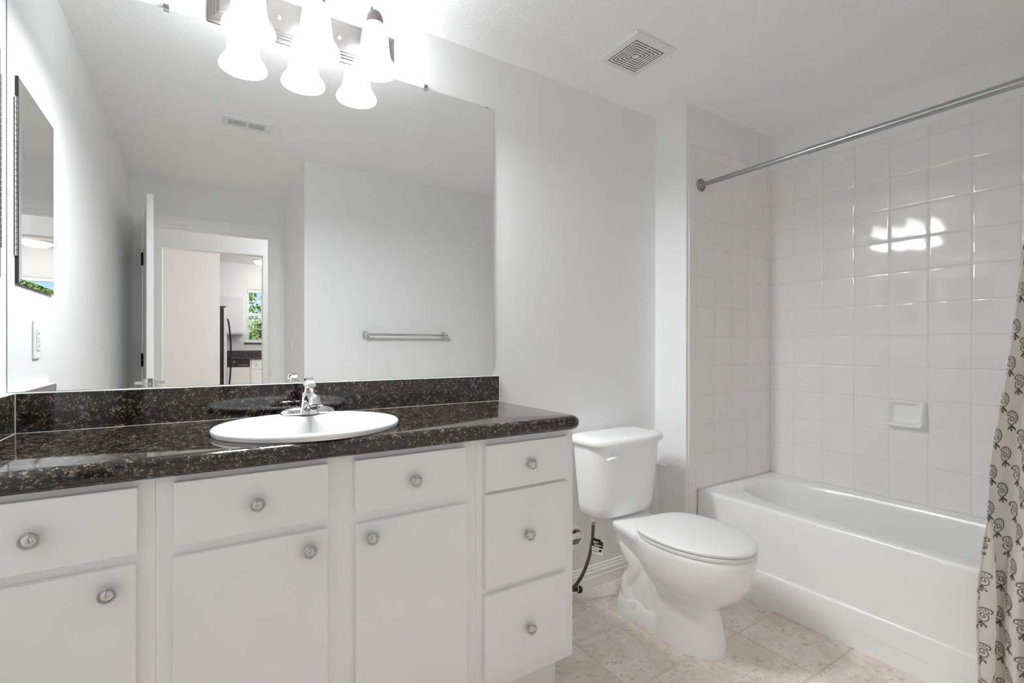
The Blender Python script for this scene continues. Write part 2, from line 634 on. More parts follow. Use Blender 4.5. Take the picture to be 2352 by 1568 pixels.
# ------------------------------------------------------------------ door, its hardware
def build_door():
    hx, hy = -0.333, -2.628          # hinge line
    ex, ey = -0.2515, -1.800         # free edge centre
    d = Vector((ex - hx, ey - hy, 0))
    L = d.length
    ang = math.atan2(d.y, d.x)
    M = Matrix.Translation((hx, hy, 0)) @ Matrix.Rotation(ang, 4, 'Z')
    root = thing('door_1', None, None, (hx, hy, 0))
    root['kind'] = 'structure'
    root['label'] = 'white bathroom door standing open beside the doorway'
    th = 0.0175

    def tx(bm):
        bmesh.ops.transform(bm, matrix=M, verts=bm.verts)
        return bm
    bm = boxes(((0, -th, 0.012), (L, th, 2.098)))
    mesh_obj('door_leaf', tx(bm), TRIM, root, bevel=0.002)
    for z in (0.25, 1.09, 1.825):
        bm = bmesh.new()
        box(bm, (-0.002, th - 0.002, z - 0.045), (0.035, th + 0.0015, z + 0.045))
        tube(bm, [(-0.004, th + 0.006, z - 0.047), (-0.004, th + 0.006, z + 0.047)], 0.0065, 10)
        box(bm, (-0.034, th + 0.001, z - 0.045), (-0.004, th + 0.004, z + 0.045))
        mesh_obj('hinge', tx(bm), HINGE, root, smooth=40)
    zk = 0.968
    bm = bmesh.new()
    box(bm, (L - 0.0005, -0.0125, zk - 0.029), (L + 0.0015, 0.0125, zk + 0.029))
    mesh_obj('latch_plate', tx(bm), NICKEL, root)
    bm = bmesh.new()
    box(bm, (L + 0.0015, -0.005, zk - 0.009), (L + 0.009, 0.005, zk + 0.009))
    mesh_obj('latch_bolt', tx(bm), CHROME, root)
    for s in (-1, 1):
        bm = bmesh.new()
        K = Matrix.Translation((L - 0.06, s * th, zk)) @ Matrix.Rotation(-s * PI / 2, 4, 'X')
        lathe(bm, [(0.033, 0), (0.033, 0.004), (0.026, 0.011), (0.015, 0.016), (0.011, 0.024), (0.011, 0.050), (0.009, 0.054)], K)
        pts = smooth_path([(L - 0.06, s * (th + 0.048), zk), (L - 0.085, s * (th + 0.053), zk), (L - 0.16, s * (th + 0.050), zk - 0.004)], 6)
        tube(bm, pts, [0.0105] * 5 + [0.0095] * (len(pts) - 5), 12, flat=0.75, flat_axis=(0, 1, 0))
        mesh_obj('door_lever', tx(bm), CHROME, root, smooth=45)
    # double robe hook screwed to the leaf
    hk = thing('robe_hook', 'double prong metal robe hook on the open white door', 'hook', M @ Vector((L * 0.60, th, 1.86)))
    bm = bmesh.new()
    c = L * 0.60
    box(bm, (c - 0.009, th, 1.815), (c + 0.009, th + 0.004, 1.875))
    mesh_obj('mounting_plate', tx(bm), NICKEL, hk, bevel=0.001)
    for pr in (((th + 0.003, 1.866), (th + 0.018, 1.875), (th + 0.040, 1.885), (th + 0.052, 1.905)),
               ((th + 0.003, 1.826), (th + 0.016, 1.822), (th + 0.028, 1.828), (th + 0.034, 1.846))):
        bm = bmesh.new()
        pts = smooth_path([(c, a, z) for a, z in pr], 6)
        tube(bm, pts, 0.0042, 10)
        lathe(bm, [(0.0, -0.0075), (0.005, -0.006), (0.0078, 0), (0.005, 0.006), (0.0, 0.0075)], Matrix.Translation(pts[-1]), 12, cap0=False, cap1=False)
        mesh_obj('prong', tx(bm), NICKEL, hk, smooth=60)


build_door()

# ------------------------------------------------------------------ vanity
YF = -0.535            # face frame
CAMY = CAM.y


def onface(x, z, y):
    """measured on the plane y=YF, moved along the line of sight to the plane y"""
    k = (y - CAMY) / (YF - CAMY)
    return x * k, CAM.z + (z - CAM.z) * k


def knob_mesh():
    bm = bmesh.new()
    M = Matrix.Rotation(PI / 2, 4, 'X')
    lathe(bm, [(0.0085, 0), (0.0085, 0.002), (0.0055, 0.004), (0.0055, 0.011), (0.010, 0.014), (0.0155, 0.0165), (0.0163, 0.019), (0.0155, 0.0215),
               (0.0142, 0.0225), (0.0128, 0.0212), (0.0118, 0.0212), (0.0105, 0.0225), (0.0075, 0.0243), (0.004, 0.0252), (0.0005, 0.0254)], M, 40)
    return bm


KNOB = None


def knob(x, z, y, parent):
    global KNOB
    if KNOB is None:
        o = mesh_obj('knob', knob_mesh(), NICKEL, parent, smooth=35)
        KNOB = o.data
    else:
        o = bpy.data.objects.new('knob', KNOB)
        COL.objects.link(o)
        o.parent = parent
        o.matrix_parent_inverse = parent_world(parent).inverted()
    o.location = (x, y, z)
    return o


def front(name, parent, x0, x1, z0, z1, kx, kz):
    y1 = YF - 0.018
    (a, c), (b, d) = onface(x0, z0, y1), onface(x1, z1, y1)
    bm = boxes(((a, y1, c), (b, YF - 0.001, d)))
    o = mesh_obj(name, bm, CAB, parent, bevel=0.0016)
    k = onface(kx, kz, y1 - 0.02)
    knob(k[0], k[1], y1, o)
    return o


TOPZ = 0.9105


def cabinet(label, x0, x1, fronts, end_panel=False):
    root = thing('vanity_cabinet', label, 'vanity cabinet', ((x0 + x1) / 2, -0.27, 0), 'vanity cabinet units')
    g = 0.00012
    bm = bmesh.new()
    x0g, x1g = x0 + g, x1 - g
    zb = 0.142
    # carcass: sides, bottom, back, face frame
    box(bm, (x0g, YF + 0.019, zb), (x0g + 0.016, -0.004, TOPZ))
    box(bm, (x1g - 0.016, YF + 0.019, zb), (x1g, -0.004, TOPZ))
    box(bm, (x0g + 0.016, YF + 0.019, zb), (x1g - 0.016, -0.004, zb + 0.016))
    box(bm, (x0g + 0.016, -0.010, zb + 0.016), (x1g - 0.016, -0.004, TOPZ))
    mesh_obj('carcass', bm, CAB, root)
    bm = bmesh.new()
    box(bm, (x0g, YF, zb), (x1g, YF + 0.0185, TOPZ))
    mesh_obj('face_frame', bm, CAB, root, bevel=0.0008)
    bm = bmesh.new()
    box(bm, (x0g, -0.44, 0.0), (x1g, -0.425, zb))
    box(bm, (x0g, -0.425, 0.0), (x0g + 0.016, -0.004, zb))
    box(bm, (x1g - 0.016, -0.425, 0.0), (x1g, -0.004, zb))
    mesh_obj('toe_kick', bm, CAB, root)
    for f in fronts:
        front(f[0], root, *f[1:])
    return root


cabinet('white vanity cabinet unit with one drawer over one door, beside the grey side wall', XL + 0.002, -0.080, [
    ('drawer_front', -0.405, -0.111, 0.755, 0.893, -0.277, 0.816),
    ('door', -0.405, -0.1135, 0.170, 0.7325, -0.161, 0.6795)])
cabinet('wide white sink base cabinet with two drawer fronts over two doors', -0.080, 0.693, [
    ('drawer_front', -0.048, 0.272, 0.755, 0.8935, 0.114, 0.817),
    ('drawer_front', 0.339, 0.660, 0.754, 0.8925, 0.508, 0.8145),
    ('door', -0.050, 0.271, 0.170, 0.7305, 0.230, 0.680),
    ('door', 0.341, 0.664, 0.170, 0.7255, 0.386, 0.679)])
cabinet('white vanity cabinet unit with a stack of three drawers, beside the toilet', 0.693, 1.066, [
    ('drawer_front', 0.730, 1.047, 0.747, 0.888, 0.905, 0.810),
    ('drawer_front', 0.728, 1.047, 0.451, 0.737, 0.897, 0.582),
    ('drawer_front', 0.727, 1.045, 0.172, 0.430, 0.902, 0.277)])

# counter with full bullnose on the front and the free end, back and side splash
SCX, SCY, SA, SB = 0.266, -0.336, 0.2465, 0.226   # sink


def build_counter():
    root = thing('countertop', 'polished black and brown speckled granite vanity countertop', 'countertop', (0.33, -0.28, ZC - 0.046))
    bm = bmesh.new()
    x0, x1, y0, y1 = XL + 0.001, 1.066, -0.546, -0.001
    zt, t = ZC, 0.046
    r = t / 2
    hole = [(SCX + (SA - 0.022) * math.cos(2 * PI * k / 64), SCY + (SB - 0.022) * math.sin(2 * PI * k / 64)) for k in range(64)]
    # section rings: outline pushed outwards by e at height z (only front and free end move)
    def ring(e, z):
        pts = []
        rc = 0.02 + e
        pts.append((x0, y1, z))
        # along back to the free end
        pts.append((x1 + e, y1, z))
        for k in range(9):
            a = -PI / 2 * k / 8
            pts.append((x1 - 0.02 + rc * math.cos(a), y0 + 0.02 + rc * math.sin(a), z))
        pts.append((x0, y0 - e, z))
        return [Vector(p) for p in pts]
    rings = []
    for k in range(13):
        a = PI / 2 - PI * k / 12
        rings.append(ring(r * math.cos(a), zt - r + r * math.sin(a)))
    vs_ = loft(bm, rings, False, True)
    # top face with the sink hole
    hv = [bm.verts.new((x, y, zt)) for x, y in hole]
    he = [bm.edges.new((hv[k], hv[(k + 1) % 64])) for k in range(64)]
    top = vs_[0]
    oe = []
    for k in range(len(top)):
        e = bm.edges.get((top[k], top[(k + 1) % len(top)]))
        oe.append(e)
    bmesh.ops.triangle_fill(bm, edges=oe + he, use_beauty=True)
    lo = [bm.verts.new((x, y, zt - t + 0.001)) for x, y in hole]
    for k in range(64):
        bm.faces.new((hv[k], hv[(k + 1) % 64], lo[(k + 1) % 64], lo[k]))
    mesh_obj('slab', bm, GRANITE, root, smooth=40)
    bm = boxes(((XL + 0.021, -0.0205, ZC + 0.0005), (1.0846, -0.001, 1.0625)))
    mesh_obj('backsplash', bm, GRANITE, root, bevel=0.0012)
    bm = boxes(((XL + 0.001, -0.43, ZC + 0.0005), (XL + 0.0205, -0.001, 1.0625)))
    mesh_obj('side_splash', bm, GRANITE, root, bevel=0.0012)
    bm = bmesh.new()
    box(bm, (XL + 0.0205, -0.021, 1.0618), (1.083, -0.0005, 1.0642))
    box(bm, (XL + 0.0205, -0.0213, ZC), (1.0835, -0.0205, ZC + 0.0009))
    box(bm, (XL + 0.0200, -0.0222, ZC), (XL + 0.0220, -0.0205, 1.0625))
    box(bm, (XL + 0.0205, -0.43, ZC), (XL + 0.0213, -0.0225, ZC + 0.0009))
    box(bm, (XL + 0.0005, -0.43, 1.0622), (XL + 0.020, -0.001, 1.0642))
    mesh_obj('caulk_line', bm, CAULK, root)


build_counter()


def build_sink():
    root = thing('sink', 'oval white porcelain drop-in sink set into the granite counter', 'sink', (SCX, SCY, ZC))
    bm = bmesh.new()
    n = 72

    def el(k, z, dy=0.0, kx=None):
        a_, b_ = SA - k, SB - (k if kx is None else kx)
        return [Vector((SCX + a_ * math.cos(2 * PI * i / n), SCY + dy + b_ * math.sin(2 * PI * i / n), z)) for i in range(n)]
    z = ZC
    prof = [(0.012, z + 0.0006, 0), (0.003, z + 0.0006, 0), (0.0015, z + 0.005, 0), (0.0035, z + 0.0062, 0), (0.0028, z + 0.0074, 0), (0.0, z + 0.0095, 0), (0.0005, z + 0.0135, 0),
            (0.005, z + 0.0175, 0), (0.014, z + 0.0188, 0), (0.026, z + 0.0175, 0)]
    rings = [el(k, zz) for k, zz, _ in prof]
    # inner basin, shifted to the front (faucet deck at the back)
    for k, kb, zz, dy in ((0.040, 0.048, z + 0.0140, -0.012), (0.046, 0.056, z + 0.008, -0.017), (0.054, 0.064, z - 0.01, -0.019), (0.070, 0.078, z - 0.05, -0.019),
                          (0.10, 0.104, z - 0.095, -0.017), (0.15, 0.14, z - 0.13, -0.012), (0.20, 0.19, z - 0.143, -0.008), (0.222, 0.206, z - 0.145, -0.008)):
        rings.append(el(k, zz, dy, kb))
    loft(bm, rings, False, True)
    mesh_obj('basin', bm, PORC, root, smooth=60)
    bm = bmesh.new()
    lathe(bm, [(0.022, 0), (0.022, 0.003), (0.017, 0.004), (0.016, 0.001), (0.004, 0.001)], Matrix.Translation((SCX, SCY - 0.008, z - 0.1445)), 28)
    mesh_obj('drain', bm, CHROME, root, smooth=40)


build_sink()


def build_faucet():
    fx, fy, z = 0.292, -0.146, ZC + 0.0172
    root = thing('faucet', 'chrome single lever faucet standing behind the white sink bowl', 'faucet', (fx, fy, z))
    # domed base plate
    bm = bmesh.new()
    rings = []
    for k in range(9):
        t = k / 8 * PI / 2
        a, b = 0.082 * math.cos(t) ** 0.8 + 0.0008, 0.027 * math.cos(t) ** 0.8 + 0.0006
        if k == 0:
            rings.append([Vector((fx + a * math.cos(2 * PI * i / 48), fy + b * math.sin(2 * PI * i / 48), z)) for i in range(48)])
        rings.append([Vector((fx + a * math.cos(2 * PI * i / 48), fy + b * math.sin(2 * PI * i / 48), z + 0.004 + 0.021 * math.sin(t))) for i in range(48)])
    loft(bm, rings)
    mesh_obj('base_plate', bm, CHROME, root, smooth=50)
    # body: tapering column that leans to the front
    bm = bmesh.new()
    rings = []
    for t, hx, hy, dy in ((0, 0.030, 0.027, -0.004), (0.012, 0.028, 0.026, -0.004), (0.03, 0.0245, 0.024, -0.003), (0.05, 0.021, 0.022, 0.0), (0.064, 0.019, 0.020, 0.002), (0.068, 0.0175, 0.0185, 0.002)):
        rings.append(rrect(fx, fy + dy, hx, hy, 0.010, z + t))
    loft(bm, rings)
    mesh_obj('body', bm, CHROME, root, smooth=45)
    # spout: thick arm that reaches over the bowl and ends in a bell
    bm = bmesh.new()
    pts = smooth_path([(fx, fy - 0.005, z + 0.040), (fx, fy - 0.045, z + 0.052), (fx, fy - 0.085, z + 0.050), (fx, fy - 0.112, z + 0.038)], 6)
    tube(bm, pts, [0.017 + 0.001 * math.sin(i / 18 * PI) for i in range(len(pts))], 20)
    M = axis_matrix((fx, fy - 0.098, z + 0.062), (0, -0.42, -0.92))
    lathe(bm, [(0.002, -0.008), (0.009, -0.005), (0.0145, 0.002), (0.0175, 0.011), (0.0195, 0.021), (0.0212, 0.029), (0.0217, 0.031), (0.0204, 0.0322), (0.016, 0.030), (0.001, 0.030)], M, 32)
    mesh_obj('spout', bm, CHROME, root, smooth=50)
    # lever: cap on the body and a curved paddle that bends forward over it
    bm = bmesh.new()
    rings = []
    for t, hx, hy, dy in ((0.068, 0.0165, 0.0175, 0.002), (0.076, 0.0165, 0.0175, 0.001), (0.096, 0.0145, 0.015, -0.004), (0.106, 0.0125, 0.012, -0.007)):
        rings.append(rrect(fx, fy + dy, hx, hy, 0.007, z + t))
    loft(bm, rings)
    mesh_obj('lever_cap', bm, CHROME, root, smooth=45)
    bm = bmesh.new()
    pts = smooth_path([(fx, fy + 0.021, z + 0.070), (fx, fy + 0.022, z + 0.090), (fx, fy + 0.008, z + 0.107), (fx, fy - 0.018, z + 0.111), (fx, fy - 0.042, z + 0.101), (fx, fy - 0.054, z + 0.086)], 6)
    rings = []
    for i, p in enumerate(pts):
        t = (pts[min(i + 1, len(pts) - 1)] - pts[max(i - 1, 0)]).normalized()
        nrm = t.cross(Vector((1, 0, 0))).normalized()
        w = 0.0085 + 0.0065 * (i / (len(pts) - 1)) ** 1.2
        if i >= len(pts) - 2:
            w *= 0.82 if i == len(pts) - 2 else 0.45
        rings.append([p + Vector((1, 0, 0)) * w * math.cos(2 * PI * k / 16) + nrm * (0.0048 * math.sin(2 * PI * k / 16) + 0.004 * math.cos(2 * PI * k / 16) ** 2) for k in range(16)])
    loft(bm, rings)
    lev = mesh_obj('lever', bm, CHROME, root, smooth=50)
    bm = bmesh.new()
    lathe(bm, [(0.0038, 0), (0.0034, 0.0012), (0.0008, 0.0016)], axis_matrix((fx - 0.003, fy - 0.0162, z + 0.0795), (0, -1, 0.1)), 16)
    o = mesh_obj('temperature_dot', bm, RED, root, smooth=40)
    o['label'] = 'red temperature dot'
    bm = bmesh.new()
    K = axis_matrix((fx - 0.004, fy - 0.0309, z + 0.016), (0, -1, 0.12))
    for rr in (0.0062, 0.0042):
        bmesh.ops.transform(bm, matrix=Matrix(), verts=[])
        pts = [K @ Vector((1.25 * rr * math.cos(2 * PI * k / 24), rr * math.sin(2 * PI * k / 24), 0)) for k in range(25)]
        tube(bm, pts, 0.0005, 5)
    mesh_obj('emblem', bm, CHROMED, root)


build_faucet()

# ------------------------------------------------------------------ mirror with its clips
MX0, MX1, MZ0, MZ1 = XL + 0.0022, 1.0642, 1.0665, 2.2127


def build_mirror():
    root = thing('wall_mirror', 'large frameless wall mirror above the granite counter', 'mirror', ((MX0 + MX1) / 2, -0.003, MZ0))
    bm = bmesh.new()
    box(bm, (MX0, -0.0040, MZ0), (MX1, -0.0005, MZ1), 1)
    bm.faces.ensure_lookup_table()
    for f in bm.faces:
        f.normal_update()
        f.material_index = 0 if f.normal.y < -0.9 else 1
    mesh_obj('glass', bm, [MIRROR, DARK], root)
    # worn black spots where the silvering has gone, on the upper edge by the corner
    bm = bmesh.new()
    rng = random.Random(5)
    for x, w, h in ((1.033, 0.012, 0.0038), (1.046, 0.006, 0.0032), (1.020, 0.004, 0.002), (0.990, 0.003, 0.0016), (1.005, 0.003, 0.0012), (0.975, 0.004, 0.001)):
        pts = []
        for k in range(9):
            pts.append((x - w / 2 + w * k / 8, -0.0043, MZ1 - h * math.sin(PI * k / 8) * rng.uniform(0.6, 1.1)))
        vs_ = [bm.verts.new((x - w / 2, -0.0043, MZ1))] + [bm.verts.new(p) for p in pts] + [bm.verts.new((x + w / 2, -0.0043, MZ1))]
        bm.faces.new(vs_)
    mesh_obj('worn_edge', bm, DARK, root)
    for x in (-0.087, 0.754):
        bm = bmesh.new()
        box(bm, (x - 0.0075, -0.0085, MZ1 - 0.007), (x + 0.0075, -0.0046, MZ1 + 0.003))
        box(bm, (x - 0.0075, -0.0095, MZ1 + 0.001), (x + 0.0075, -0.0003, MZ1 + 0.013))
        c = mesh_obj('mirror_clip', bm, CLEAR, root, bevel=0.001)
        bm = bmesh.new()
        lathe(bm, [(0.0034, 0), (0.003, 0.0014), (0.0006, 0.0018)], axis_matrix((x, -0.0095, MZ1 + 0.008), (0, -1, 0)), 12)
        mesh_obj('screw', bm, CHROMED, c, smooth=40)
    for x in (-0.191, 0.754):
        bm = boxes(((x - 0.009, -0.0062, MZ0 - 0.002), (x + 0.009, -0.0042, MZ0 + 0.0045)))
        mesh_obj('mirror_clip', bm, CHROME, root)


build_mirror()


# ------------------------------------------------------------------ vanity light
def build_light():
    root = thing('vanity_light', 'three lamp bath bar light with bell shaped frosted glass shades above the mirror', 'vanity light', (0.32, -0.001, 2.29))
    bm = bmesh.new()
    # stepped plate: profile in (depth, z), extruded along x with mitred ends
    x0, x1 = 0.018, 0.622
    zc, hz = 2.2885, 0.0735
    rings = []
    for inset, d in ((0, 0.0), (0, 0.006), (0.004, 0.009), (0.010, 0.0095), (0.013, 0.014), (0.018, 0.0145), (0.021, 0.019), (0.026, 0.0195), (0.029, 0.024), (0.033, 0.025)):
        rings.append([Vector(p) for p in ((x0 + inset, -0.001 - d, zc - hz + inset), (x1 - inset, -0.001 - d, zc - hz + inset),
                                          (x1 - inset, -0.001 - d, zc + hz - inset), (x0 + inset, -0.001 - d, zc + hz - inset))])
    loft(bm, rings)
    mesh_obj('back_plate', bm, PLATE, root)
    for x in (0.2225, 0.4175):
        bm = bmesh.new()
        lathe(bm, [(0.005, 0), (0.006, 0.003), (0.005, 0.007), (0.001, 0.009)], axis_matrix((x, -0.026, 2.288), (0, -1, 0)), 16)
        mesh_obj('cap_nut', bm, NICKEL, root, smooth=50)
    prof = [(0.020, 0.166), (0.027, 0.163), (0.036, 0.152), (0.0415, 0.135), (0.045, 0.112), (0.048, 0.086), (0.0505, 0.062), (0.054, 0.045), (0.061, 0.031), (0.0685, 0.021), (0.0735, 0.012), (0.0752, 0.005), (0.0742, 0.0)]
    for x in (0.126, 0.3205, 0.5145):
        sy, sz = -0.122, 2.1535
        lamp = bpy.data.objects.new('lamp_arm', None)
        bm = bmesh.new()
        pts = smooth_path([(x, -0.024, 2.300), (x, -0.045, 2.318), (x, -0.066, 2.370), (x, -0.088, 2.402), (x, -0.110, 2.398), (x, sy, 2.360)], 7)
        tube(bm, pts, 0.0052, 12)
        lathe(bm, [(0.016, 0), (0.016, 0.004), (0.010, 0.008), (0.006, 0.010)], axis_matrix((x, -0.026, 2.298), (0, -1, 0.2)), 24)
        bpy.data.objects.remove(lamp)
        arm = mesh_obj('arm', bm, NICKEL, root, smooth=50)
        bm = bmesh.new()
        lathe(bm, [(0.004, 0.060), (0.012, 0.058), (0.020, 0.051), (0.0255, 0.042), (0.0285, 0.030), (0.0295, 0.014), (0.0300, 0.006), (0.0285, 0.006)], Matrix.Translation((x, sy, sz + 0.149)), 32)
        mesh_obj('socket_cup', bm, NICKELD, root, smooth=40)
        bm = bmesh.new()
        M = Matrix.Translation((x, sy, sz))
        lathe(bm, prof + [(r - 0.003, z + 0.002) for r, z in prof[::-1]], M, 48, cap0=False, cap1=False)
        mesh_obj('glass_shade', bm, SHADE, root, smooth=60)
        bm = bmesh.new()
        lathe(bm, [(0.012, 0.135), (0.014, 0.105), (0.020, 0.085), (0.028, 0.062), (0.029, 0.048), (0.024, 0.034), (0.012, 0.024), (0.001, 0.021)], M, 24)
        mesh_obj('bulb', bm, BULB, root, smooth=60)
        light('vanity_bulb_light', 'AREA', (x, sy, sz + 0.004), BULB_WATTS, 0.13, color=(0.93, 0.977, 1.0))


build_light()


# ------------------------------------------------------------------ toilet
def build_toilet():
    xt = 1.678
    root = thing('toilet', 'white two piece toilet with closed lid between the vanity and the bathtub', 'toilet', (xt, -0.40, 0))
    n = 56

    def egg(z, f0, f1, hw, fmid=None, p=2.0, pb=2.6):
        """outline from f0 (back) to f1 (front); f is the distance from the mirror wall"""
        fm = f0 + (f1 - f0) * 0.42 if fmid is None else fmid
        out = []
        for i in range(n):
            a = 2 * PI * i / n
            c, s = math.cos(a), math.sin(a)
            e = p if s > 0 else pb
            xx = hw * math.copysign(abs(c) ** (2 / e), c)
            ff = fm + (f1 - fm if s > 0 else fm - f0) * math.copysign(abs(s) ** (2 / e), s)
            out.append(Vector((xt + xx, -ff, z)))
        return out
    bm = bmesh.new()
    # bowl and front pedestal
    loft(bm, [egg(0.000, 0.40, 0.694, 0.104, pb=3.0), egg(0.006, 0.40, 0.695, 0.105, pb=3.0), egg(0.06, 0.405, 0.690, 0.099, pb=3.0), egg(0.12, 0.41, 0.676, 0.091, pb=3.0), egg(0.165, 0.405, 0.668, 0.089),
              egg(0.185, 0.40, 0.675, 0.094), egg(0.200, 0.395, 0.695, 0.106), egg(0.225, 0.385, 0.728, 0.130), egg(0.26, 0.372, 0.764, 0.156), egg(0.30, 0.355, 0.788, 0.174), egg(0.345, 0.342, 0.800, 0.184),
              egg(0.385, 0.335, 0.805, 0.189), egg(0.402, 0.333, 0.804, 0.189), egg(0.410, 0.336, 0.799, 0.186), egg(0.412, 0.345, 0.788, 0.176)])
    # deck under the tank, sloping down into a neck behind the bowl
    def deck(z, f0, f1, hb, hf):
        pts = []
        m = 14
        for i in range(m):
            t = i / (m - 1)
            w = hb + (hf - hb) * t ** 1.6
            pts.append(Vector((xt + w, -(f0 + (f1 - f0) * t), z)))
        for i in range(m - 1, -1, -1):
            t = i / (m - 1)
            w = hb + (hf - hb) * t ** 1.6
            pts.append(Vector((xt - w, -(f0 + (f1 - f0) * t), z)))
        return pts
    loft(bm, [deck(0.20, 0.27, 0.46, 0.045, 0.060), deck(0.25, 0.25, 0.47, 0.055, 0.085), deck(0.30, 0.20, 0.47, 0.075, 0.125), deck(0.335, 0.18, 0.46, 0.080, 0.158), deck(0.360, 0.165, 0.46, 0.094, 0.176),
              deck(0.378, 0.157, 0.46, 0.102, 0.183), deck(0.396, 0.155, 0.46, 0.103, 0.183), deck(0.404, 0.160, 0.45, 0.098, 0.177)])
    # rear foot flange
    loft(bm, [egg(0.000, 0.172, 0.56, 0.100, 0.30, 3.0, 2.4), egg(0.006, 0.171, 0.56, 0.101, 0.30, 3.0, 2.4), egg(0.045, 0.176, 0.56, 0.094, 0.30, 3.0, 2.4), egg(0.062, 0.186, 0.55, 0.084, 0.30, 3.0, 2.4), egg(0.070, 0.205, 0.54, 0.066, 0.30, 3.0, 2.4)])
    # trapway: S shaped tube that shows on both flanks
    tp = smooth_path([(xt, -0.43, 0.26), (xt, -0.385, 0.19), (xt, -0.365, 0.12), (xt, -0.385, 0.04)], 8)
    tube(bm, tp, 0.062, 20, flat=1.18, flat_axis=(1, 0, 0))
    tp = smooth_path([(xt, -0.22, 0.325), (xt, -0.255, 0.285), (xt, -0.292, 0.225), (xt, -0.275, 0.165), (xt, -0.245, 0.115), (xt, -0.262, 0.055)], 8)
    tube(bm, tp, [0.060 + 0.007 * math.sin(i / (len(tp) - 1) * PI * 2.2) for i in range(len(tp))], 20, flat=1.25, flat_axis=(1, 0, 0))
    # web between trapway and pedestal
    loft(bm, [deck(0.02, 0.25, 0.46, 0.055, 0.07), deck(0.13, 0.27, 0.47, 0.058, 0.075), deck(0.26, 0.28, 0.47, 0.052, 0.085)])
    mesh_obj('bowl', bm, PORC, root, smooth=55)
    for s in (-1, 1):
        bm = bmesh.new()
        lathe(bm, [(0.0155, 0), (0.0155, 0.012), (0.013, 0.019), (0.006, 0.023), (0.0008, 0.024)], Matrix.Translation((xt + s * 0.082, -0.315, 0.052)), 20)
        mesh_obj('bolt_cap', bm, PORC, root, smooth=50)
    # seat and lid
    bm = bmesh.new()
    loft(bm, [egg(0.4135, 0.352, 0.800, 0.184), egg(0.4145, 0.349, 0.804, 0.188), egg(0.424, 0.348, 0.805, 0.189), egg(0.4275, 0.352, 0.800, 0.184)])
    mesh_obj('seat', bm, PLAST, root, smooth=40)
    bm = bmesh.new()
    loft(bm, [egg(0.4305, 0.345, 0.798, 0.184), egg(0.432, 0.341, 0.805, 0.190), egg(0.440, 0.341, 0.806, 0.191), egg(0.4445, 0.344, 0.801, 0.187), egg(0.4475, 0.352, 0.788, 0.176), egg(0.4505, 0.39, 0.74, 0.13), egg(0.4515, 0.46, 0.65, 0.06)])
    mesh_obj('lid', bm, PLAST, root, smooth=40)
    for s in (-1, 1):
        bm = bmesh.new()
        tube(bm, [(xt + s * 0.075 - 0.022, -0.338, 0.424), (xt + s * 0.075 + 0.022, -0.338, 0.424)], 0.011, 14)
        box(bm, (xt + s * 0.075 - 0.018, -0.350, 0.404), (xt + s * 0.075 + 0.018, -0.326, 0.424))
        mesh_obj('seat_hinge', bm, PLAST, root, smooth=40)

    # tank: bowed front, tapering to the bottom
    def tank(z, hw, f0, f1, bow, r=0.05):
        pts = []
        m = 40
        for i in range(m):
            a = 2 * PI * i / m
            c, s = math.cos(a), math.sin(a)
            e = 4.6
            xx = hw * math.copysign(abs(c) ** (2 / e), c)
            fm = (f0 + f1) / 2
            ff = fm + (f1 - f0) / 2 * math.copysign(abs(s) ** (2 / e), s)
            if s > 0:
                ff += bow * (1 - (xx / hw) ** 2) * s
            pts.append(Vector((xt + xx, -ff, z)))
        return pts
    bm = bmesh.new()
    loft(bm, [tank(0.409, 0.160, 0.060, 0.185, 0.02), tank(0.413, 0.176, 0.048, 0.197, 0.02), tank(0.425, 0.186, 0.040, 0.206, 0.022), tank(0.46, 0.191, 0.036, 0.211, 0.024), tank(0.56, 0.200, 0.030, 0.219, 0.026), tank(0.68, 0.211, 0.025, 0.227, 0.028), tank(0.742, 0.216, 0.023, 0.231, 0.028)])
    mesh_obj('tank', bm, PORC, root, smooth=50)
    bm = bmesh.new()
    loft(bm, [tank(0.7425, 0.222, 0.018, 0.238, 0.03), tank(0.745, 0.229, 0.014, 0.245, 0.03), tank(0.752, 0.232, 0.012, 0.248, 0.03), tank(0.765, 0.231, 0.012, 0.247, 0.03), tank(0.775, 0.224, 0.017, 0.240, 0.03), tank(0.781, 0.208, 0.028, 0.224, 0.028), tank(0.784, 0.17, 0.05, 0.19, 0.024), tank(0.785, 0.08, 0.08, 0.15, 0.01)])
    mesh_obj('tank_lid', bm, PORC, root, smooth=50)
    # trip lever
    bm = bmesh.new()
    hx, hz = 1.548, 0.699
    lathe(bm, [(0.013, 0), (0.013, 0.006), (0.008, 0.011)], axis_matrix((hx, -0.243, hz), (0, -1, 0)), 20)
    pts = smooth_path([(hx, -0.258, hz), (hx - 0.025, -0.264, hz + 0.001), (hx - 0.062, -0.262, hz - 0.003)], 6)
    tube(bm, pts, [0.006, 0.007, 0.008, 0.009, 0.010, 0.011, 0.0115, 0.012, 0.012, 0.0115, 0.0105, 0.008, 0.003], 12, flat=0.55, flat_axis=(0, 0, 1))
    mesh_obj('flush_lever', bm, PORC, root, smooth=50)


build_toilet()


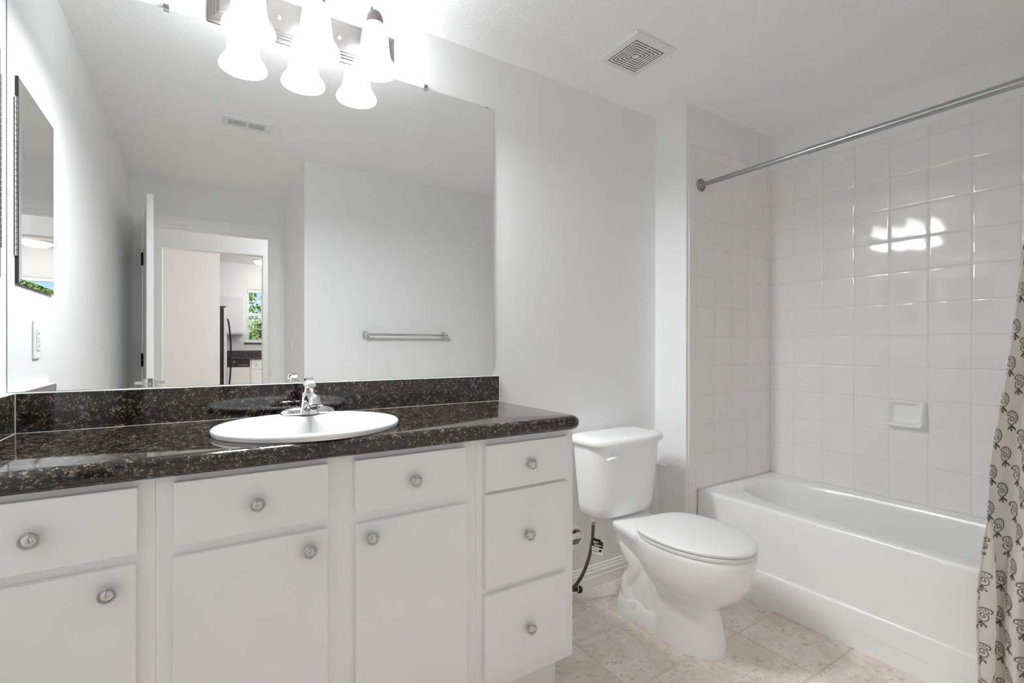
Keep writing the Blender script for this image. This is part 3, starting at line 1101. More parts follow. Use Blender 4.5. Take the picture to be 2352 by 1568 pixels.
# water supply of the toilet
def build_supply():
    root = thing('supply_hose', 'braided black water supply hose hanging below the toilet tank', 'hose', (1.53, -0.12, 0.15))
    bm = bmesh.new()
    pts = smooth_path([(1.532, -0.125, 0.388), (1.530, -0.125, 0.345), (1.527, -0.122, 0.285), (1.512, -0.112, 0.20), (1.485, -0.096, 0.125), (1.455, -0.080, 0.080), (1.425, -0.067, 0.072)], 7)
    tube(bm, pts, 0.0078, 12)
    mesh_obj('hose', bm, HOSE, root, smooth=60)
    bm = bmesh.new()
    lathe(bm, [(0.0165, 0), (0.0165, 0.012), (0.0145, 0.022), (0.0145, 0.0255)], Matrix.Translation((1.532, -0.125, 0.383)), 8)
    o = mesh_obj('coupling_nut', bm, PLAST, root)
    o['label'] = 'white plastic nut'
    bm = bmesh.new()
    lathe(bm, [(0.0085, 0), (0.0088, 0.003), (0.0085, 0.018)], Matrix.Translation((1.532, -0.125, 0.366)), 14)
    mesh_obj('crimp_sleeve', bm, CHROMED, root, smooth=40)
    # paper tag wrapped on the hose
    bm = bmesh.new()
    ang = math.radians(-50)
    dx, dy = math.cos(ang), math.sin(ang)

    def tg(u, z, o_=0.0):
        return Vector((1.5205 + u * dx - o_ * dy * -1, -0.128 + u * dy - o_ * dx, z))
    def quad(u0, u1, z0, z1, m, o_=0.0, skew=0.010):
        q = [bm.verts.new(tg(u, z - skew * u / 0.05, o_)) for u, z in ((u0, z0), (u1, z0), (u1, z1), (u0, z1))]
        bm.faces.new(q).material_index = m
    quad(0.0, 0.050, 0.240, 0.272, 0)
    quad(0.0, 0.050, 0.272, 0.304, 1)
    quad(0.010, 0.040, 0.304, 0.311, 1)
    for zz, a, b in ((0.296, 0.006, 0.030), (0.2905, 0.006, 0.024), (0.283, 0.010, 0.044), (0.278, 0.010, 0.034)):
        quad(a, b, zz - 0.0013, zz + 0.0013, 0, 0.0008)
    for zz, a, b in ((0.266, 0.004, 0.012), (0.262, 0.016, 0.024), (0.254, 0.004, 0.028), (0.249, 0.004, 0.024), (0.262, 0.004, 0.010)):
        quad(a, b, zz - 0.001, zz + 0.001, 1, 0.0008)
    q = [bm.verts.new(tg(0.038 + 0.0075 * math.cos(2 * PI * k / 16), 0.260 - 0.0076 + 0.0065 * math.sin(2 * PI * k / 16), 0.0009)) for k in range(16)]
    bm.faces.new(q).material_index = 1
    o = mesh_obj('paper_tag', bm, [PLAST, BLACK], root)
    sm = o.modifiers.new('thick', 'SOLIDIFY')
    sm.thickness = 0.0005
    o['label'] = 'black and white paper tag'
    v = thing('shutoff_valve', 'dark metal shutoff valve low on the wall behind the toilet', 'valve', (1.425, -0.06, 0.072))
    bm = bmesh.new()
    tube(bm, [(1.425, -0.001, 0.072), (1.425, -0.090, 0.072)], 0.0095, 14)
    lathe(bm, [(0.026, 0), (0.024, 0.003), (0.012, 0.006)], axis_matrix((1.425, -0.015, 0.072), (0, -1, 0)), 22)
    tube(bm, [(1.405, -0.068, 0.098), (1.437, -0.068, 0.066)], 0.012, 14)
    tube(bm, [(1.425, -0.068, 0.072), (1.470, -0.072, 0.060)], 0.010, 12)
    mesh_obj('valve_body', bm, BRONZE, v, smooth=45)
    bm = bmesh.new()
    lathe(bm, [(0.006, 0), (0.016, 0.004), (0.0175, 0.010), (0.015, 0.017), (0.006, 0.020)], axis_matrix((1.482, -0.074, 0.058), (0.95, -0.15, -0.28)), 18)
    mesh_obj('valve_handle', bm, BRONZE, v, smooth=40)
    bm = bmesh.new()
    lathe(bm, [(0.0125, 0), (0.0125, 0.006)], axis_matrix((1.475, -0.073, 0.060), (0.95, -0.15, -0.28)), 18)
    mesh_obj('packing_ring', bm, NICKEL, v, smooth=40)


build_supply()


def build_paper():
    cx, cz = 1.1115, 0.532
    root = thing('toilet_paper_holder', 'chrome paper holder fixed on the side of the vanity by the toilet', 'paper holder', (1.067, -0.45, cz))
    for y in (-0.515, -0.385):
        bm = bmesh.new()
        box(bm, (1.0662, y - 0.016, cz - 0.016), (1.071, y + 0.016, cz + 0.016))
        box(bm, (1.071, y - 0.006, cz - 0.009), (cx + 0.010, y + 0.006, cz + 0.009))
        mesh_obj('post', bm, CHROME, root, bevel=0.002)
    bm = bmesh.new()
    tube(bm, [(cx, -0.509, cz), (cx, -0.391, cz)], 0.0095, 16)
    mesh_obj('spindle', bm, CHROME, root, smooth=40)
    r2 = thing('toilet_paper_roll', 'nearly empty white paper roll on the chrome holder by the vanity', 'paper roll', (cx, -0.45, cz - 0.035))
    cyl = []
    bm = bmesh.new()
    M = axis_matrix((cx, -0.399, cz - 0.012), (0, -1, 0))
    lathe(bm, [(0.0295, 0.0), (0.034, 0.0), (0.034, 0.100), (0.0295, 0.100), (0.0295, 0.0)], M, 36, cap0=False, cap1=False)
    mesh_obj('paper', bm, PLAST, r2, smooth=40)
    bm = bmesh.new()
    lathe(bm, [(0.0275, 0.0), (0.0292, 0.0), (0.0292, 0.100), (0.0275, 0.100), (0.0275, 0.0)], M, 36, cap0=False, cap1=False)
    mesh_obj('cardboard_core', bm, CARD, r2, smooth=40)


build_paper()


def build_corner_pipe():
    root = thing('corner_pipe', 'pale painted square pipe cover standing in the corner behind the toilet', 'pipe cover', (2.076, -0.02, 0))
    bm = boxes(((2.050, -0.034, 0.108), (XC - 0.001, -0.0005, 0.385)))
    mesh_obj('lower_cover', bm, WALL, root, bevel=0.002)
    bm = boxes(((2.056, -0.028, 0.395), (XC - 0.001, -0.0005, 0.562)))
    mesh_obj('upper_cover', bm, WALL, root, bevel=0.002)
    bm = boxes(((2.047, -0.037, 0.384), (XC - 0.001, -0.0005, 0.396)))
    mesh_obj('joint_band', bm, WALL, root, bevel=0.002)
    bm = boxes(((2.053, -0.10, 0.562), (XC - 0.0005, -0.0005, 0.566)))
    mesh_obj('top_ledge', bm, WALL, root, bevel=0.001)


build_corner_pipe()


# ------------------------------------------------------------------ bathtub
def build_tub():
    root = thing('bathtub', 'white alcove bathtub with a tall apron inside the tiled surround', 'bathtub', (2.52, -0.95, 0))
    bm = bmesh.new()
    ZR = 0.4475
    x0, x1, y0, y1 = 2.186, XT - 0.007, YT + 0.007, YJ - 0.007
    n = 96
    cx, cy, hx, hy = 2.543, (-0.288 - 1.615) / 2, 0.268, (1.615 - 0.288) / 2

    def sup(sx, sy, z, e, dx=0.0, dy=0.0):
        out = []
        for i in range(n):
            a = 2 * PI * i / n
            c, s = math.cos(a), math.sin(a)
            out.append(Vector((cx + dx + sx * math.copysign(abs(c) ** (2 / e), c), cy + dy + sy * math.copysign(abs(s) ** (2 / e), s), z)))
        return out

    def rect(z, e=0.0):
        out = []
        mx, my = (x0 + x1) / 2, (y0 + y1) / 2
        for i in range(n):
            a = 2 * PI * i / n
            c, s = math.cos(a), math.sin(a)
            k = 1.0 / max(abs(c), abs(s))
            px, py = c * k, s * k
            out.append(Vector((mx + px * ((x1 - x0) / 2 - e), my + py * ((y1 - y0) / 2 - e), z)))
        return out
    rings = [rect(ZR - 0.016, -0.0), rect(ZR - 0.010, 0.001), rect(ZR - 0.004, 0.004), rect(ZR - 0.0005, 0.010), rect(ZR, 0.018)]
    rings += [sup(hx + 0.012, hy + 0.012, ZR, 3.0), sup(hx, hy, ZR - 0.003, 3.0), sup(hx - 0.008, hy - 0.009, ZR - 0.012, 3.0), sup(hx - 0.014, hy - 0.018, ZR - 0.035, 3.0),
              sup(hx - 0.030, hy - 0.05, ZR - 0.16, 3.0), sup(hx - 0.045, hy - 0.085, ZR - 0.28, 3.0), sup(hx - 0.065, hy - 0.12, ZR - 0.335, 3.0), sup(hx - 0.11, hy - 0.18, ZR - 0.352, 2.8), sup(0.06, 0.30, ZR - 0.355, 2.4)]
    loft(bm, rings, False, True)
    mesh_obj('basin', bm, TUBW, root, smooth=50)
    # apron: profile in (x, z) run along y
    bm = bmesh.new()
    prof = [(2.30, 0.425), (2.1865, 0.4315), (2.1855, 0.425), (2.184, 0.40), (2.181, 0.28), (2.1795, 0.165), (2.1785, 0.158), (2.1755, 0.1535), (2.171, 0.151), (2.1695, 0.1475), (2.1695, 0.069), (2.1735, 0.0675), (2.1735, 0.0655), (2.1695, 0.064), (2.1695, 0.0), (2.30, 0.0)]
    loft(bm, [[Vector((a, y, z)) for a, z in prof] for y in (y1 + 0.0005, y0 - 0.0005)])
    mesh_obj('apron', bm, TUBW, root, smooth=35)
    # caulk along the tile
    bm = bmesh.new()
    box(bm, (x0, y1 - 0.002, ZR - 0.01), (x1, y1 + 0.007, ZR + 0.004))
    box(bm, (x1 - 0.002, y0, ZR - 0.01), (x1 + 0.006, y1, ZR + 0.004))
    mesh_obj('caulk_line', bm, CAULK, root)
    bm = bmesh.new()
    lathe(bm, [(0.030, 0), (0.030, 0.004), (0.024, 0.007), (0.006, 0.007)], Matrix.Translation((2.543, -0.62, ZR - 0.3545)), 28)
    mesh_obj('drain', bm, CHROME, root, smooth=40)


build_tub()


def build_soap_dish():
    root = thing('soap_dish', 'white ceramic soap dish set in the wall tile above the tub', 'soap dish', (XT - 0.007, -0.875, 0.87))
    bm = bmesh.new()
    ya, yb = -0.793, -0.9475
    cy, cz = (ya + yb) / 2, 0.869
    hy, hz = abs(ya - yb) / 2, 0.064

    def rr(h1, h2, r, x, dz=0.0, n=6):
        return [Vector((x, cy + p.x, cz + dz + p.y)) for p in rrect(0, 0, h1, h2, r, 0, n)]
    X = XT - 0.0035
    # outer block, deeper at its foot, then the hollow
    def slope(r, k):
        return [Vector((p.x - k * max(0.0, (cz - p.z) / hz) ** 1.0, p.y, p.z)) for p in r]
    rings = [rr(hy, hz, 0.012, X), rr(hy, hz, 0.012, X - 0.010), slope(rr(hy - 0.002, hz - 0.002, 0.014, X - 0.022), 0.020), slope(rr(hy - 0.006, hz - 0.006, 0.014, X - 0.027), 0.024),
             slope(rr(hy - 0.012, hz - 0.011, 0.013, X - 0.0265), 0.024), slope(rr(hy - 0.018, hz - 0.016, 0.012, X - 0.021), 0.020), rr(hy - 0.026, hz - 0.022, 0.012, X - 0.008, 0.004), rr(hy - 0.036, hz - 0.030, 0.012, X - 0.005, 0.006)]
    loft(bm, rings)
    mesh_obj('dish', bm, PORC, root, smooth=50)


build_soap_dish()


def build_rod():
    xr, zr = 2.202, 2.0325
    root = thing('shower_rod', 'chrome telescoping shower curtain rod across the tub opening', 'curtain rod', (xr, -0.95, zr))
    bm = bmesh.new()
    tube(bm, [(xr, YJ - 0.012, zr), (xr, -0.75, zr)], 0.0118, 20)
    mesh_obj('inner_tube', bm, RODMETAL, root, smooth=40)
    bm = bmesh.new()
    tube(bm, [(xr, -0.735, zr), (xr, YT + 0.012, zr)], 0.0146, 20)
    mesh_obj('outer_tube', bm, RODMETAL, root, smooth=40)
    for y, d in ((YJ - 0.007, -1), (YT + 0.007, 1)):
        bm = bmesh.new()
        lathe(bm, [(0.034, 0), (0.034, 0.003), (0.030, 0.007), (0.020, 0.009), (0.018, 0.016), (0.0125, 0.018)], axis_matrix((xr, y, zr), (0, d, 0)), 32)
        mesh_obj('flange', bm, CLEAR if d < 0 else PLAST, root, smooth=45)


build_rod()


# ------------------------------------------------------------------ curtain
def build_curtain():
    ztop, zbot = 2.05, 0.045
    edge = [(2.05, -1.448), (1.70, -1.428), (1.40, -1.406), (1.239, -1.393), (1.117, -1.380), (0.979, -1.363), (0.853, -1.348), (0.768, -1.340), (0.657, -1.339), (0.45, -1.343), (0.1, -1.343)]
    flapL = [(2.05, -1.438), (1.40, -1.398), (1.117, -1.374), (0.853, -1.343), (0.70, -1.336), (0.65, -1.334), (0.57, -1.325), (0.43, -1.311), (0.31, -1.308), (0.11, -1.314)]
    flapF = [(2.05, -1.444), (1.40, -1.404), (1.117, -1.379), (0.853, -1.348), (0.70, -1.341), (0.66, -1.341), (0.60, -1.345), (0.46, -1.353), (0.37, -1.356), (0.325, -1.350), (0.30, -1.356), (0.24, -1.350), (0.18, -1.352), (0.12, -1.340)]
    NZ = 90
    NF, NM = 10, 150
    rows = []
    for j in range(NZ + 1):
        z = ztop + (zbot - ztop) * j / NZ
        t = j / NZ
        row = []
        fl, ff, e = interp(flapL, z), interp(flapF, z), interp(edge, z)
        top = min(1.0, max(0.0, (2.05 - z) / 0.10))
        lean = 2.198 - 0.078 * min(1.0, (2.05 - z) / 1.2) ** 0.7
        xf = lean - 0.022
        # flap: free edge (front) to the fold
        for i in range(NF):
            s = i / (NF - 1)
            row.append(Vector((xf - 0.006 * math.sin(s * PI) + 0.003 * math.sin(z * 40) * (1 - s), ff + (fl - ff) * s, z)))
        # main sheet: waves
        amp = (0.012 + 0.019 * min(1.0, (2.05 - z) / 1.3))
        y_end = YT + 0.012
        for i in range(NM):
            s = i / (NM - 1)
            y = fl + (y_end - fl) * s
            d = s * 4.15 + 0.05 * math.sin(z * 3.1 + s * 9) * t
            x = lean - amp * 0.1 - amp * math.cos(2 * PI * d + 0.25 * math.sin(z * 2.2)) + 0.003 * math.sin(z * 7 + s * 21) * t
            if top < 1.0:
                x = 2.202 - 0.0165 if False else x * top + (2.202 + 0.0165 * math.cos(PI * (1 - top))) * (1 - top) - 0.0165 * (1 - top)
            row.append(Vector((min(x, 2.160) if z < 0.47 else x, y, z)))
        rows.append(row)
    W = len(rows[0])
    # arc length along the cloth, taken at each height
    arcs = []
    for row in rows:
        a = [0.0]
        for p, q in zip(row[:-1], row[1:]):
            a.append(a[-1] + (q - p).length)
        arcs.append(a)
    root = thing('shower_curtain', 'cream shower curtain printed with olive paisleys gathered at the tub end', 'shower curtain', (2.13, -1.55, zbot))
    bm = bmesh.new()
    vv = [[bm.verts.new(p) for p in r] for r in rows]
    for a, b in zip(vv[:-1], vv[1:]):
        for i in range(W - 1):
            bm.faces.new((a[i], a[i + 1], b[i + 1], b[i]))
    me = bpy.data.meshes.new('cloth_sheet')
    bm.to_mesh(me)
    bm.free()
    me.materials.append(CLOTH)
    for p in me.polygons:
        p.use_smooth = True
    o = bpy.data.objects.new('cloth_sheet', me)
    COL.objects.link(o)
    o.parent = root
    o.matrix_parent_inverse = parent_world(root).inverted()

    def at(fi, fj):
        i = min(max(int(fi), 0), W - 2)
        j = min(max(int(fj), 0), NZ - 1)
        u, v = fi - i, fj - j
        return (rows[j][i] * (1 - u) + rows[j][i + 1] * u) * (1 - v) + (rows[j + 1][i] * (1 - u) + rows[j + 1][i + 1] * u) * v

    def normal(fi, fj):
        a = at(fi + 0.5, fj) - at(fi - 0.5, fj)
        b = at(fi, fj + 0.5) - at(fi, fj - 0.5)
        return a.cross(b).normalized()
    # print: strokes of one paisley, in a frame about 4 x 6 cm
    strokes = []

    def stroke(pts, w):
        strokes.append((pts, w))
    body = []
    for k in range(33):
        t = k / 32
        a = -PI * 0.60 + t * PI * 1.75
        r = 0.0165 - 0.0035 * t
        body.append((r * math.cos(a) * 0.92 + 0.0005, 0.012 + r * math.sin(a) * 1.15))
    tip = [(-0.0135, 0.012), (-0.010, 0.024), (-0.002, 0.0315), (0.008, 0.0325), (0.0165, 0.0285), (0.018, 0.0225), (0.013, 0.020), (0.010, 0.023)]
    out = [(-0.004, -0.008), (-0.0125, -0.002), (-0.0165, 0.008), (-0.0150, 0.019), (-0.0085, 0.0285), (0.0015, 0.0335), (0.0125, 0.0325), (0.0185, 0.0265), (0.0165, 0.0205), (0.0115, 0.0205), (0.0105, 0.0245)]
    inn = [(-0.004, -0.008), (0.0065, -0.006), (0.0125, 0.001), (0.0125, 0.010), (0.0065, 0.0165), (-0.001, 0.016), (-0.0055, 0.010), (-0.003, 0.0035), (0.0035, 0.003), (0.006, 0.0075), (0.002, 0.0105)]

    def sm(pts, k=5):
        return [(p.x, p.y) for p in smooth_path([(a, b, 0) for a, b in pts], k)]
    so, si = sm(out), sm(inn)
    stroke(so, 0.0020)
    stroke(si, 0.0019)
    stroke(sm([(-0.006, -0.003), (-0.0115, 0.008), (-0.0095, 0.018), (-0.002, 0.0255), (0.008, 0.0275)]), 0.0010)
    # scallops round the outside
    for k in range(2, len(so) - 12, 2):
        (a, b), (c, d) = so[k], so[k + 1]
        nx, ny = -(d - b), (c - a)
        l = math.hypot(nx, ny) or 1
        stroke([(a, b), (a + nx / l * 0.0036, b + ny / l * 0.0036)], 0.0018)
    for k in range(4, 20, 3):
        (a, b), (c, d) = si[k], si[k + 1]
        nx, ny = (d - b), -(c - a)
        l = math.hypot(nx, ny) or 1
        stroke([(a, b), (a + nx / l * 0.0032, b + ny / l * 0.0032)], 0.0014)
    for a, b in ((-0.008, 0.006), (-0.0065, 0.013), (-0.002, 0.0195), (0.004, 0.022), (0.0095, 0.019)):
        stroke([(a, b), (a + 0.0022, b + 0.0018)], 0.0019)
    for (a, b), (c, d) in (((-0.0125, 0.003), (-0.008, 0.001)), ((-0.013, 0.010), (-0.0095, 0.011)), ((-0.0115, 0.020), (-0.007, 0.0195)), ((-0.005, 0.0275), (-0.003, 0.0245)), ((0.003, 0.031), (0.004, 0.027)), ((0.010, 0.031), (0.010, 0.028)), ((0.001, 0.0055), (0.0035, 0.0075)), ((0.006, 0.012), (0.002, 0.0135))):
        stroke([(a, b), (c, d)], 0.0018)
    for s in (-1, 0, 1):
        b0 = (-0.003, -0.010)
        e = (-0.003 + s * 0.0135 - 0.002, -0.0255 - (0.004 if s == 0 else 0))
        mx, my = (b0[0] + e[0]) / 2, (b0[1] + e[1]) / 2
        stroke(sm([b0, (mx - 0.0028, my), e, (mx + 0.0034, my + 0.001), b0], 3), 0.0017)
        stroke([b0, e], 0.0015)
    stroke([(-0.003, -0.007), (-0.004, -0.011)], 0.003)

    bm = bmesh.new()
    mid = arcs[60]
    total = mid[-1]

    def locate(s, z):
        fj = (ztop - z) / (ztop - zbot) * NZ
        j = min(max(int(round(fj)), 0), NZ)
        A = arcs[j]
        # the cloth keeps its length: stretch the arc of this height onto the cloth width
        target = s / total * A[-1]
        lo_, hi_ = 0, W - 1
        while hi_ - lo_ > 1:
            m_ = (lo_ + hi_) // 2
            if A[m_] <= target:
                lo_ = m_
            else:
                hi_ = m_
        seg = A[hi_] - A[lo_]
        return lo_ + (target - A[lo_]) / seg if seg > 1e-9 else lo_, fj
    cols = int(total / 0.044)
    for c in range(cols):
        for k in range(-1, 18):
            s0 = 0.028 + c * 0.044
            z0 = 0.10 + 0.114 * k + (0.057 if c % 2 else 0.0)
            if z0 < zbot + 0.04 or z0 > 1.95 or s0 > total - 0.02:
                continue
            for pts, w in strokes:
                prev = None
                for q in range(len(pts)):
                    a = pts[max(q - 1, 0)]
                    b = pts[min(q + 1, len(pts) - 1)]
                    tx_, ty_ = b[0] - a[0], b[1] - a[1]
                    l = math.hypot(tx_, ty_) or 1
                    nx, ny = -ty_ / l * w / 2, tx_ / l * w / 2
                    pair = []
                    for sgn in (-1, 1):
                        fi, fj = locate(s0 - (pts[q][0] + sgn * nx), z0 + pts[q][1] + sgn * ny)
                        pair.append((at(fi, fj), normal(fi, fj)))
                    if prev:
                        for off in (0.0006, -0.0006):
                            bm.faces.new([bm.verts.new(p + n_ * off) for p, n_ in (prev[0], prev[1], pair[1], pair[0])])
                    prev = pair
    bmesh.ops.remove_doubles(bm, verts=bm.verts, dist=0.00002)
    me = bpy.data.meshes.new('paisley_print')
    bm.to_mesh(me)
    bm.free()
    me.materials.append(CLOTHDARK)
    o = bpy.data.objects.new('paisley_print', me)
    COL.objects.link(o)
    o.parent = root
    o.matrix_parent_inverse = parent_world(root).inverted()
    # white liner inside the tub
    bm = bmesh.new()
    lt = [(2.05, -1.432), (1.52, -1.398), (1.40, -1.390), (1.239, -1.374), (1.10, -1.364), (0.9, -1.362), (0.47, -1.362)]
    prev = None
    NY = 60
    for j in range(61):
        z = 2.02 + (0.475 - 2.02) * j / 60
        y0 = interp(lt, z)
        r = []
        for i in range(NY):
            s = i / (NY - 1)
            r.append(bm.verts.new((2.238 + 0.010 * math.sin(s * 2 * PI * 5 + 0.4 * math.sin(z * 3)), y0 + (YT + 0.014 - y0) * s, z)))
        if prev:
            for i in range(NY - 1):
                bm.faces.new((prev[i], prev[i + 1], r[i + 1], r[i]))
        prev = r
    o = mesh_obj('shower_liner', bm, LINER, None, smooth=180)
    tag(o, 'plain white shower liner hanging inside the tub behind the printed curtain', 'shower liner')


build_curtain()


# ------------------------------------------------------------------ ceiling vents
def build_fan():
    cx, cy, z = 1.563, -0.352, H
    root = thing('exhaust_fan_grille', 'square white exhaust fan cover with concentric slots on the ceiling', 'exhaust fan', (cx, cy, z - 0.02))
    bm = bmesh.new()
    o_, i_ = 0.1165, 0.0915
    sq = lambda h, zz: [Vector((cx - h, cy - h, zz)), Vector((cx + h, cy - h, zz)), Vector((cx + h, cy + h, zz)), Vector((cx - h, cy + h, zz))]
    loft(bm, [sq(o_, z - 0.0005), sq(o_, z - 0.007), sq(o_ - 0.006, z - 0.013), sq(i_, z - 0.016), sq(i_ - 0.001, z - 0.0145), sq(i_ - 0.001, z - 0.002)], False, False)
    mesh_obj('cover_frame', bm, PLAST, root)
    bm = bmesh.new()
    h = 0.0905
    for k in range(7):
        inn = h - 0.0078 if k < 6 else 0.0
        if k == 6:
            loft(bm, [sq(h, z - 0.0138), sq(h, z - 0.0155)])
        else:
            a, b = sq(h, z - 0.0155), sq(inn, z - 0.0155)
            c, d = sq(inn, z - 0.0138), sq(h, z - 0.0138)
            loft(bm, [a, b, c, d, a], False, False)
        if k < 6:
            g0, g1 = inn, inn - 0.0050
            w = 0.0016
            for sx, sy in ((1, 0), (-1, 0), (0, 1), (0, -1)):
                p = Vector((cx + sx * (g0 + g1) / 2, cy + sy * (g0 + g1) / 2))
                e = Vector(((g0 - g1) / 2 + 0.0005 if sx else w, (g0 - g1) / 2 + 0.0005 if sy else w))
                box(bm, (p.x - e.x, p.y - e.y, z - 0.0152), (p.x + e.x, p.y + e.y, z - 0.0138))
            h = g1
    mesh_obj('slotted_grille', bm, PLAST, root)
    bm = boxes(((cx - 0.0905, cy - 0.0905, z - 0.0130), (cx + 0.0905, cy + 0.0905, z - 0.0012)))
    mesh_obj('slot_shade_block', bm, BLACK, root)  # solid black block paints in the shade behind the slots


build_fan()


def build_register():
    x0, x1, y0, y1, z = 0.1015, 0.344, -1.361, -1.229, H
    root = thing('air_register', 'white metal air supply register on the ceiling, seen in the mirror', 'air register', ((x0 + x1) / 2, (y0 + y1) / 2, z - 0.02))
    bm = bmesh.new()
    mx = (x0 + x1) / 2
    bx = ((x0 + 0.028, mx - 0.007), (mx + 0.007, x1 - 0.034))
    ya, yb = y0 + 0.034, y1 - 0.034
    for lo, hi in (((x0, y0, z - 0.010), (x1, ya, z - 0.0005)), ((x0, yb, z - 0.010), (x1, y1, z - 0.0005)), ((x0, ya, z - 0.010), (bx[0][0], yb, z - 0.0005)),
                   ((bx[0][1], ya, z - 0.010), (bx[1][0], yb, z - 0.0005)), ((bx[1][1], ya, z - 0.010), (x1, yb, z - 0.0005))):
        box(bm, lo, hi)
    mesh_obj('register_frame', bm, PLAST, root)
    bm = bmesh.new()
    for a, b in bx:
        for k in range(5):
            y = ya + (yb - ya) * (k + 0.5) / 5
            box(bm, (a, y - 0.0030, z - 0.0120), (b, y + 0.0030, z - 0.0100))
    mesh_obj('louver_slats', bm, PLAST, root)
    bm = boxes(((x0 + 0.02, ya - 0.004, z - 0.0088), (x1 - 0.02, yb + 0.004, z - 0.001)))
    mesh_obj('slot_shade_block', bm, BLACK, root)  # black block stands in for the shade between the louvers
    bm = boxes(((x1 - 0.022, (y0 + y1) / 2 - 0.012, z - 0.016), (x1 - 0.018, (y0 + y1) / 2 + 0.012, z - 0.010)))
    mesh_obj('damper_lever', bm, PLAST, root)


build_register()


# ------------------------------------------------------------------ things on the other walls (seen in the mirror)
def build_towel_bar():
    z = 1.274
    root = thing('towel_bar', 'square chrome towel bar on the grey wall facing the mirror', 'towel bar', (1.30, YT + 0.03, z))
    xa, xb = 0.998, 1.610
    for x in (xa, xb):
        bm = bmesh.new()
        box(bm, (x - 0.022, YT + 0.0005, z - 0.023), (x + 0.012, YT + 0.010, z + 0.023))
        box(bm, (x - 0.012, YT + 0.010, z - 0.012), (x + 0.010, YT + 0.066, z + 0.012))
        mesh_obj('post', bm, CHROME, root, bevel=0.002)
    bm = boxes(((xa - 0.006, YT + 0.048, z - 0.008), (xb + 0.006, YT + 0.062, z + 0.008)))
    mesh_obj('bar', bm, NICKEL, root, bevel=0.002)


build_towel_bar()


def build_medicine_cabinet():
    y0, y1, z0, z1 = -0.468, -0.079, 1.364, 1.942
    root = thing('medicine_cabinet', 'mirrored medicine cabinet on the side wall, seen in the large mirror', 'medicine cabinet', (XL, (y0 + y1) / 2, z0))
    bm = boxes(((XL + 0.0005, y0 + 0.03, z0 + 0.03), (XL + 0.0045, y1 - 0.004, z1 - 0.03)))
    mesh_obj('cabinet_rim', bm, PLAST, root)
    bm = bmesh.new()
    # bevelled mirror door
    xa, xb = XL + 0.0045, XL + 0.0095
    b = 0.016
    r = lambda e, x: [Vector((x, y0 + e, z0 + e)), Vector((x, y1 - e, z0 + e)), Vector((x, y1 - e, z1 - e)), Vector((x, y0 + e, z1 - e))]
    loft(bm, [r(0, xa), r(0, xa + 0.002), r(b, xb)], True, True)
    door = mesh_obj('mirror_door', bm, MIRROR, root)
    bm = bmesh.new()
    box(bm, (XL + 0.001, y1 - 0.0015, z0), (xb - 0.002, y1 + 0.003, z1))
    mesh_obj('edge_trim', bm, DARK, door)
    bm = bmesh.new()
    for k in range(28):
        zz = 1.44 + k * 0.0158
        tube(bm, [(XL + 0.0045, y1 + 0.009, zz), (XL + 0.0045, y1 + 0.009, zz + 0.0145)], 0.0038, 8)
    mesh_obj('piano_hinge', bm, NICKEL, door, smooth=40)


build_medicine_cabinet()


def build_outlet():
    y0, y1, z0, z1 = -0.312, -0.239, 1.150, 1.268
    root = thing('wall_outlet', 'white outlet with test buttons below the mirrored medicine cabinet', 'outlet', (XL, -0.2755, z0))
    bm = boxes(((XL + 0.0005, y0, z0), (XL + 0.006, y1, z1)))
    mesh_obj('cover_plate', bm, PLAST, root, bevel=0.002)
    bm = boxes(((XL + 0.006, -0.2925, 1.176), (XL + 0.0085, -0.2585, 1.242)))
    face = mesh_obj('receptacle_face', bm, PLAST, root, bevel=0.0008)
    for zz in (1.206, 1.2135):
        bm = boxes(((XL + 0.0085, -0.283, zz - 0.0028), (XL + 0.0100, -0.268, zz + 0.0028)))
        mesh_obj('test_button', bm, PLAST, face, bevel=0.0005)
    for zz in (1.190, 1.229):
        for dy in (-0.0062, 0.0062):
            bm = boxes(((XL + 0.0084, -0.2755 + dy - 0.0012, zz - 0.0035), (XL + 0.0088, -0.2755 + dy + 0.0012, zz + 0.0035)))
            mesh_obj('slot', bm, BLACK, face)


build_outlet()


def build_switch():
    root = thing('light_switch', 'white double light switch on the entry side wall near the door', 'light switch', (XV, -2.225, 1.152))
    bm = boxes(((XV - 0.006, -2.285, 1.152), (XV - 0.0005, -2.167, 1.268)))
    mesh_obj('cover_plate', bm, PLAST, root, bevel=0.002)
    for y in (-2.249, -2.203):
        bm = boxes(((XV - 0.009, y - 0.0165, 1.177), (XV - 0.006, y + 0.0165, 1.243)))
        mesh_obj('rocker', bm, PLAST, root, bevel=0.001)


build_switch()


# ------------------------------------------------------------------ ceiling lamp with a body in the kitchen
def dome_lamp(name, label, x, y, r, h=0.07):
    root = thing(name, label, 'ceiling lamp', (x, y, H - h))
    bm = bmesh.new()
    lathe(bm, [(r + 0.012, -0.0005), (r + 0.012, -0.016), (r, -0.018)], Matrix.Translation((x, y, H)), 40)
    mesh_obj('lamp_pan', bm, TRIM, root, smooth=40)
    bm = bmesh.new()
    prof = [(r * math.cos(k / 10 * PI / 2) + 0.0005, -0.018 - (h - 0.018) * math.sin(k / 10 * PI / 2)) for k in range(11)]
    lathe(bm, prof, Matrix.Translation((x, y, H)), 40)
    mesh_obj('lamp_shade', bm, DOME, root, smooth=60)


dome_lamp('ceiling_lamp', 'round white glass ceiling lamp near the kitchen window', 0.80, -6.15, 0.15)


